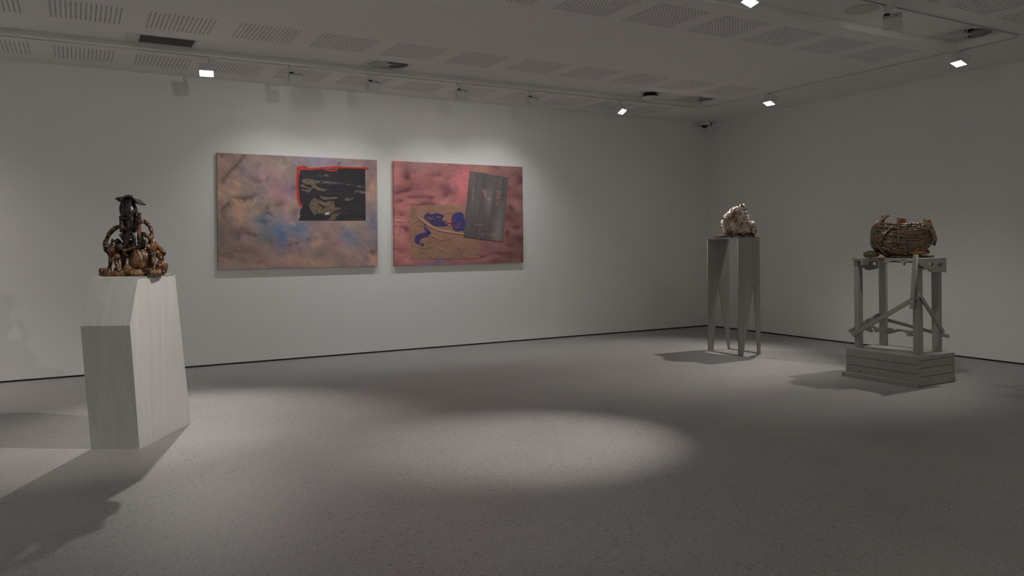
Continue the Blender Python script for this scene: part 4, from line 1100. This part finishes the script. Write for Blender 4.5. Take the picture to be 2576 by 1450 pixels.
# leaf pressed slab
def sheet(name, outline, dd, bulge, mat, thick=.006, rib=0.0, parent=fig, fn=None):
    """Closed outline in crop pixels turned into a domed slab with ribs."""
    F_ = fn or S
    cx = sum(p[0] for p in outline)/len(outline); cy = sum(p[1] for p in outline)/len(outline)
    n = len(outline)*4
    ol = []
    for i in range(len(outline)):
        a, b_, c, d = outline[i-1], outline[i], outline[(i+1) % len(outline)], outline[(i+2) % len(outline)]
        for k in range(4):
            u = k/4
            ol.append(tuple(.5*((2*q)+(-p+r)*u+(2*p-5*q+4*r-s)*u*u+(-p+3*q-3*r+s)*u**3) for p, q, r, s in zip(a, b_, c, d)))
    R_ = 9
    vv = []
    for side in (0, 1):
        for j in range(R_+1):
            u = j/R_
            for i in range(n):
                x = cx + (ol[i][0]-cx)*u; y = cy + (ol[i][1]-cy)*u
                q = dd - bulge*(1-u*u) + side*thick
                if not side: q += rib*math.sin((x*0.9 + abs(y-cy)*.8)*.24)
                vv.append(F_(x, y, q))
    ff = []
    for side in (0, 1):
        o = side*(R_+1)*n
        for j in range(R_):
            for i in range(n):
                k = (i+1) % n
                q = (o+j*n+i, o+j*n+k, o+(j+1)*n+k, o+(j+1)*n+i)
                ff.append(q if side == 0 else q[::-1])
    o0, o1 = R_*n, (R_+1)*n + R_*n
    for i in range(n):
        k = (i+1) % n
        ff.append((o0+i, o0+k, o1+k, o1+i))
    me_ = MB().add(vv, ff)
    o = me_.build(name, mat, parent, smooth=True)
    return o
sheet('leaf', [(690,960),(745,945),(790,1010),(822,1090),(800,1175),(740,1215),(685,1242),(625,1195),(605,1130),(640,1045)], -.085, .02, M['ochre'], rib=.0022)['label'] = 'pressed clay leaf with veins'
ribk = MB(); tube(ribk, sp([(745,955,3),(690,1060,4),(668,1170,5),(682,1236,5)], -.0995), lump=.2); ribk.build('leaf_vein', M['dark_clay'], fig, smooth=True)
ribk = MB(); tube(ribk, sp([(745,955,4),(775,1040,6),(800,1110,7),(798,1165,6)], -.0945), lump=.2); ribk.build('leaf_vein', M['dark_clay'], fig, smooth=True)
sheet('flap', [(905,870),(960,895),(1010,945),(1055,1000),(1035,1050),(985,1010),(930,950)], .01, .012, M['brown_glaze'])
sheet('flap', [(560,1200),(620,1170),(690,1250),(690,1300),(600,1330),(540,1345)], -.10, .01, M['ochre'])
coil('rod', [(727,412,25),(722,560,25),(720,720,26),(728,880,28)], M['black_rust'], -.045, seg=14, lump=.05)
coil('rod', [(545,975,26),(640,945,22),(735,915,22)], M['ochre'], -.085, seg=12, lump=.1)
lump_('clasp', 755, 915, -.08, 30, 32, .014, M['black_glaze'], lump=.3)
coil('strut', [(655,545,30),(690,540,26),(725,530,24)], M['brown_glaze'], .0)
# the upright body
b_ = MB()
prof_ = [(505,165,70),(508,215,92),(512,290,104),(520,360,112),(528,430,110),(535,500,106),(540,580,100),(540,645,96),(530,662,60)]
tube(b_, sp(prof_), n=5, seg=26, lump=.06, fine=.05, scale=30, flat=1.0)
b_.build('body', M['black_glaze'], fig, smooth=True)
coil('lower_body', [(500,640,90),(480,700,80),(490,780,78),(500,850,70),(510,920,80)], M['black_glaze'], .01, seg=18, lump=.2)
coil('drape', [(592,195,16),(560,280,24),(520,370,28),(470,440,28),(440,470,16)], M['black_glaze'], -.045, lump=.1)
coil('drape', [(640,370,18),(600,430,28),(550,480,30),(520,500,20)], M['black_glaze'], -.045, lump=.1)
coil('drape', [(430,240,26),(412,330,30),(425,420,28),(450,470,20)], M['black_glaze'], -.015, lump=.1)
coil('drape', [(440,465,26),(490,485,24),(540,495,20)], M['black_glaze'], -.05, lump=.1)
coil('arm', [(440,500,30),(445,580,36),(450,680,34)], M['black_glaze'], -.035, seg=12, lump=.12)
coil('arm', [(440,730,34),(455,770,32),(465,800,26)], M['brown_glaze'], -.03, seg=12)
coil('arm', [(638,400,16),(648,450,22),(640,560,22),(630,655,22)], M['black_glaze'], -.02, seg=12, lump=.06)
coil('tail', [(490,635,18),(560,665,20),(620,710,22),(655,780,20),(660,850,18)], M['black_glaze'], -.05, lump=.1)
coil('front_limb', [(575,705,36),(545,760,42),(520,850,38),(500,930,30),(500,1020,32)], M['black_glaze'], -.05, lump=.15)
coil('back_limb', [(680,750,26),(700,820,34),(690,900,34)], M['black_glaze'], .03)
sheet('flap', [(240,1230),(300,1250),(360,1300),(350,1345),(250,1345),(200,1320)], -.085, .008, M['ochre'])
sheet('flap', [(820,1240),(900,1250),(960,1290),(950,1340),(840,1345),(780,1310)], -.095, .01, M['brown_glaze'])
sheet('flap', [(500,1290),(560,1270),(600,1300),(590,1345),(480,1350)], -.11, .006, M['ochre'])
# draped cap
b_ = MB()
nx, nzz = 36, 14
vv, ff = [], []
for side in (0, 1):
    for j in range(nzz):
        w = -1 + 2*j/(nzz-1)
        for i in range(nx):
            u = i/(nx-1)
            x = 368 + u*350
            top = 150 + (6*math.sin(u*9)) + (0 if u < .62 else ((u-.62)/.38)**1.6*105)
            top += 10*abs(w)**2 * (1 if u > .2 else 2.0) + (18*(1-u/.2) if u < .2 else 0)*abs(w)
            q = S(x, top + (14 + 12*(1-abs(w)))*side + 5*noise.noise(Vector((u*9, w*3, side))), w*(.056 - .018*u) + .004*math.sin(u*14))
            vv.append(q)
for side in (0, 1):
    o = side*nx*nzz
    for j in range(nzz-1):
        for i in range(nx-1):
            ff.append((o+j*nx+i, o+j*nx+i+1, o+(j+1)*nx+i+1, o+(j+1)*nx+i))
o = nx*nzz
rim = [i for i in range(nx)] + [j*nx+nx-1 for j in range(1, nzz)] + [(nzz-1)*nx+i for i in range(nx-2, -1, -1)] + [j*nx for j in range(nzz-2, 0, -1)]
for k in range(len(rim)):
    a_, c_ = rim[k], rim[(k+1) % len(rim)]
    ff.append((a_, c_, o+c_, o+a_))
b_.add(vv, ff); b_.build('cap', M['dark_clay'], fig, smooth=True)
coil('cap_fold', [(370,185,20),(395,205,24),(430,215,22),(470,195,16)], M['dark_clay'], -.03, lump=.2)
coil('cap_fold', [(600,195,14),(640,215,26),(690,250,22),(722,255,12)], M['dark_clay'], -.025, lump=.25)

# ------------------------------------------------------------------ silver shell on the open stand
D2 = 7.995
zs = crop(1790, 500, 130/1714)
K2 = 130/1714 * D2 / FOC
def S2(x, y, dd=0.0): 
    px, py = zs(x, y); return ond(px, py, D2) + FWD * dd
shell = thing('ceramic_sculpture', 'silver and copper lustre ruffled shell sculpture on the slender plywood stand', 'sculpture', S2(800, 1245))
shell_out = [(1430,1235),(1452,1110),(1445,1000),(1425,900),(1400,835),(1330,790),(1300,750),(1232,742),(1226,690),(1215,625),(1140,590),(1122,560),(1135,480),(1150,420),(1160,370),(1125,290),(1098,200),(1000,190),(920,185),(850,215),(770,245),(690,280),(620,310),(560,380),(510,430),(450,490),(400,540),(360,610),(325,680),(290,740),(268,800),(275,880),(310,960),(345,1040),(375,1110),(425,1235)]
OX, OY = 600, 1238
def shell_mesh():
    n = 150; R_ = 26
    # resample outline by angle around the fan's root
    ang = []
    for x, y in shell_out:
        ang.append((math.atan2(-(y-OY), x-OX), math.hypot(x-OX, y-OY)))
    ang.sort()
    a0, a1_ = ang[0][0], ang[-1][0]
    def rad(a):
        for (p, r), (q, s) in zip(ang, ang[1:]):
            if p <= a <= q: return r + (s-r)*(a-p)/max(1e-6, q-p)
        return ang[-1][1]
    vv = []
    for side in (-1, 1):
        for j in range(R_+1):
            s = j/R_
            for i in range(n+1):
                tt = i/n
                a = a0 + (a1_-a0)*tt + .0
                aa = a + .10*math.sin(3.1*s)*(1-tt)          # ribs sweep
                r = rad(min(a1_, max(a0, a))) * (1 + .012*math.sin(a*46))
                x = OX + r*s*math.cos(a); y = OY - r*s*math.sin(a)
                h = max(0.0, 1 - s**2.6)**.5 * (s**.3 if s > 0 else 0) * (math.sin(math.pi*min(1, max(0, tt)))**.35 if 0 < tt < 1 else 0)
                ribs = (math.sin(aa*30 + 3*noise.noise(Vector((s*3, aa*4, 1)))) * .5 + math.sin(aa*61 + 5*s + 2*noise.noise(Vector((s*5, aa*9, 4)))) * .3) * min(1, s*2.2)
                ribs += 1.3*noise.noise(Vector((x*.006, y*.006, 7*side))) + .8*noise.noise(Vector((x*.016, y*.016, 3*side)))
                p = S2(x, y, side*.10*h + side*(ribs*.0125)*min(1, h*3 + .2))
                vv.append(p)
    ff = []
    m_ = n+1
    for k in (0, 1):
        o = k*(R_+1)*m_
        for j in range(R_):
            for i in range(n):
                q = (o+j*m_+i, o+j*m_+i+1, o+(j+1)*m_+i+1, o+(j+1)*m_+i)
                ff.append(q[::-1] if k else q)
    o = (R_+1)*m_
    for i in range(n):
        ff.append((R_*m_+i, R_*m_+i+1, o+R_*m_+i+1, o+R_*m_+i))
    return MB().add(vv, ff)
shell_mesh().build('shell', M['lustre'], shell, smooth=True)
def lump2(name, x, y, dd, rx, ry, rz, mat, **k):
    b_ = MB(); blob(b_, S2(x, y, dd), RGT, UP, FWD, rx*K2, ry*K2, rz, **k); return b_.build(name, mat, shell, smooth=True)
def coil2(name, L, mat, dd=0.0, **k):
    b_ = MB(); tube(b_, [(S2(x, y, dd), r*K2) for x, y, r in L], **k); return b_.build(name, mat, shell, smooth=True)
lump2('ruffle', 1165, 655, -.03, 62, 75, .03, M['lustre'], lump=.5, scale=45)
lump2('ruffle', 1040, 340, -.03, 110, 80, .03, M['lustre'], lump=.4, scale=40)
lump2('ruffle', 1020, 235, -.015, 90, 42, .03, M['lustre'], lump=.5, scale=50)
lump2('ruffle', 1290, 840, -.04, 110, 75, .035, M['lustre'], lump=.5, scale=45)
lump2('ruffle', 1370, 840, -.02, 55, 50, .03, M['lustre'], lump=.5, scale=50)
lump2('cup', 1340, 1060, -.03, 115, 150, .045, M['lustre_brown'], lump=.25, scale=30)
for k, L in enumerate([[(880,490,22),(950,462,26),(1020,455,22),(1080,440,14)], [(800,650,22),(920,600,32),(1040,580,34),(1150,600,30)], [(880,700,20),(1010,660,30),(1120,640,32)], [(740,775,18),(900,755,28),(1050,760,30),(1180,780,26)],
                       [(1150,860,24),(1230,805,34),(1310,765,34)], [(1210,940,24),(1320,905,34),(1400,860,28)], [(760,1000,18),(880,940,28),(1000,915,28),(1100,910,18)]]):
    coil2('fold', L, M['lustre'], -.070 + .006*(k % 3), n=8, seg=14, lump=.6, fine=.4, scale=45)
# wavy base plate
b_ = MB()
nn, R_ = 120, 7
vv = []
cb0 = S2(795, 1240); cb0.z = sH
for side in (0, 1):
    for j in range(R_+1):
        s = j/R_
        for i in range(nn):
            a = 2*math.pi*i/nn
            rx, ry = 675*K2*(1+.04*math.sin(7*a)+.05*noise.noise(Vector((math.cos(a)*2, math.sin(a)*2, 0)))), .118
            wz = .001 + s**4*(.006 + .006*math.sin(13*a + 1.5*math.sin(3*a))*(1 if math.cos(a) > -.5 else .5) + .004*math.sin(29*a))
            p = cb0 + RGT*(rx*s*math.cos(a)) + FWD*(ry*s*math.sin(a)) + UP*(max(.0, wz) + side*.006)
            vv.append(p)
ff = []
for side in (0, 1):
    o = side*(R_+1)*nn
    for j in range(R_):
        for i in range(nn):
            k = (i+1) % nn
            q = (o+j*nn+i, o+j*nn+k, o+(j+1)*nn+k, o+(j+1)*nn+i)
            ff.append(q if side else q[::-1])
for i in range(nn):
    k = (i+1) % nn
    ff.append((R_*nn+i, R_*nn+k, (R_+1)*nn+R_*nn+k, (R_+1)*nn+R_*nn+i))
b_.add(vv, ff).build('base_plate', M['lustre_brown'], shell, smooth=True)

# ------------------------------------------------------------------ coiled bowl on the timber stand
D3 = 6.39
zw = crop(2150, 530, 250/2132)
K3 = 250/2132 * D3 / FOC
def S3(x, y, dd=0.0):
    px, py = zw(x, y); return ond(px, py, D3) + FWD * dd
bowl = thing('ceramic_sculpture', 'rust and green glazed bowl of coiled clay ropes on the timber stand', 'sculpture', S3(1010, 1000))
CX, WX, DZ = 1005, 610, .135
def surf(u, v):
    """u angle, v 0 top .. 1 bottom of the bowl's outer wall -> crop x, y, depth."""
    w = float(np.interp(v, (0, .1, .2, .4, .63, .79, .94, 1.0), (.85, .95, 1.0, 1.03, 1.02, .95, .80, .62)))
    return CX + WX*w*math.cos(u), 285 + 690*v, DZ*w*math.sin(u)
b_ = MB()
nu, nv = 64, 22
vv = []
for k in (0, 1):
    for j in range(nv+1):
        v = j/nv
        for i in range(nu):
            x, y, d = surf(2*math.pi*i/nu, v)
            f_ = .935 if k == 0 else .87
            vv.append(S3(CX + (x-CX)*f_, y - k*14*(1 if j == nv else 0), d*f_))
ff = []
for k in (0, 1):
    o = k*(nv+1)*nu
    for j in range(nv):
        for i in range(nu):
            i2 = (i+1) % nu
            q = (o+j*nu+i, o+j*nu+i2, o+(j+1)*nu+i2, o+(j+1)*nu+i)
            ff.append(q if k == 0 else q[::-1])
    ff.append(tuple(o+nv*nu+i for i in range(nu)))
o = (nv+1)*nu
ff += [(i, (i+1) % nu, o+(i+1) % nu, o+i) for i in range(nu)]
b_.add(vv, ff).build('inner_wall', M['rust'], bowl, smooth=True)
NC = 15
for i in range(NC):
    f_ = i/(NC-1)
    path = []
    n = 40
    ve, vm = .015 + .66*f_**1.1, .015 + .93*f_
    vr = .015 + .20*f_**1.2
    ph = i*.7
    for k in range(n):
        u = 2*math.pi*k/n
        sn = abs(math.sin(u))
        right = .5 + .5*math.cos(u)
        vs_ = ve*(1-right) + vr*right
        v = vs_ + (vm - vs_)*sn**1.1 + .012*math.sin(3*u + ph) + .02*noise.noise(Vector((math.cos(u)*1.5, math.sin(u)*1.5, i*.8)))
        x, y, d = surf(u, v)
        path.append((S3(x, y, d), 24.5*K3*(1 + .30*noise.noise(Vector((k*.35, i*3.1, 0))))))
    b_ = MB(); tube(b_, path, n=6, seg=12, lump=.45, fine=.30, scale=60, closed=True, seed=i*7.3)
    b_.build('coil', M['multi'], bowl, smooth=True)
def coil3(name, L, mat, dd=0.0, **k):
    b_ = MB(); tube(b_, [(S3(x, y, dd), r*K3) for x, y, r in L], **k); return b_.build(name, mat, bowl, smooth=True)
def lump3(name, x, y, dd, rx, ry, rz, mat, **k):
    b_ = MB(); blob(b_, S3(x, y, dd), RGT, UP, FWD, rx*K3, ry*K3, rz, **k); return b_.build(name, mat, bowl, smooth=True)
coil3('strap', [(712,108,18),(640,145,34),(560,205,40),(480,270,38),(420,360,36),(395,460,38),(385,560,38),(352,640,34),(348,680,14)], M['multi'], -.02, n=5, lump=.3, fine=.2, flat=.6, flatdir=FWD)
for k, L in enumerate([[(420,640,26),(470,730,26),(560,830,26),(700,910,24)], [(520,660,26),(600,740,26),(720,820,26),(860,870,22)], [(400,720,22),(450,810,24),(520,890,24),(620,945,20)]]):
    coil3('coil', L, M['multi'], -.07 - .02*k + (.05 if k == 2 else 0), n=6, lump=.4, fine=.3)
coil3('peg', [(610,115,22),(632,160,22),(645,245,20)], M['multi'], .02)
coil3('peg', [(738,225,24),(735,330,22),(730,450,25),(738,560,26),(732,690,24)], M['multi'], -.152, n=5, seg=12, lump=.2, fine=.15)
coil3('strap', [(650,365,18),(560,425,26),(500,480,24),(440,540,26)], M['green_glaze'], -.125, lump=.2)
coil3('knot', [(890,195,30),(925,185,34),(985,180,34)], M['rust'], -.03, lump=.3)
coil3('knot', [(890,200,34),(925,245,36),(950,300,40)], M['rust'], -.05, lump=.3)
coil3('knot', [(985,185,34),(980,240,36),(1030,300,38),(1090,300,30)], M['rust'], -.06, lump=.3)
lump3('knot', 1100, 300, -.10, 50, 40, .02, M['rust'], lump=.5, scale=60)
lump3('knot', 1215, 310, -.10, 55, 42, .02, M['rust'], lump=.5, scale=60)
coil3('horn', [(1424,182,10),(1422,220,26),(1450,290,30),(1490,370,30)], M['multi'], -.06, lump=.2)
coil3('horn', [(1572,188,8),(1560,210,34),(1560,260,46),(1590,330,40),(1600,400,30)], M['rust'], -.03, lump=.25, flat=.6, flatdir=FWD)
coil3('strap', [(1470,290,26),(1530,350,36),(1580,440,40),(1600,540,40),(1630,640,36),(1600,740,30)], M['multi'], -.07, n=5, lump=.35, fine=.3)
coil3('strap', [(1420,400,20),(1480,440,30),(1530,540,32),(1540,640,30)], M['multi'], -.11, n=5, lump=.35, fine=.3)
zt = 1.0
def G3(x, dd, dz): 
    p = S3(x, 990, dd); p.z = zt + dz; return p
def flatlump(name, x, dd, rx, ry, h, mat, dz=0.0, **k):
    b_ = MB(); blob(b_, G3(x, dd, dz + h*.5), RGT, FWD, UP, rx*K3, ry, h*.62, flatbottom=zt + dz, **k); return b_.build(name, mat, bowl, smooth=True)
flatlump('foot_slab', 1030, -.02, 400, .13, .020, M['multi'], lump=.2, scale=40)
flatlump('foot_slab', 1530, .0, 140, .07, .016, M['rust'], lump=.3, scale=40)
flatlump('foot_slab', 420, -.09, 150, .03, .010, M['pink_clay'], lump=.15)
flatlump('dish', 300, -.03, 128, .055, .050, M['green_glaze'], dz=.004, lump=.25, scale=60)
flatlump('dish', 440, .03, 100, .05, .052, M['rust'], lump=.3, scale=50)
lump3('bowl_foot', 1000, 935, -.01, 400, 60, .10, M['rust'], lump=.12, flatbottom=1.004)
lump3('pebble', 1200, 908, -.125, 205, 48, .03, M['pebble'], lump=.06, scale=15)
lump3('bowl_foot', 1480, 880, -.03, 80, 55, .04, M['black_glaze'], lump=.2)
flatlump('glass_lump', 1645, -.02, 34, .014, .018, M['green_glaze'], lump=.1)
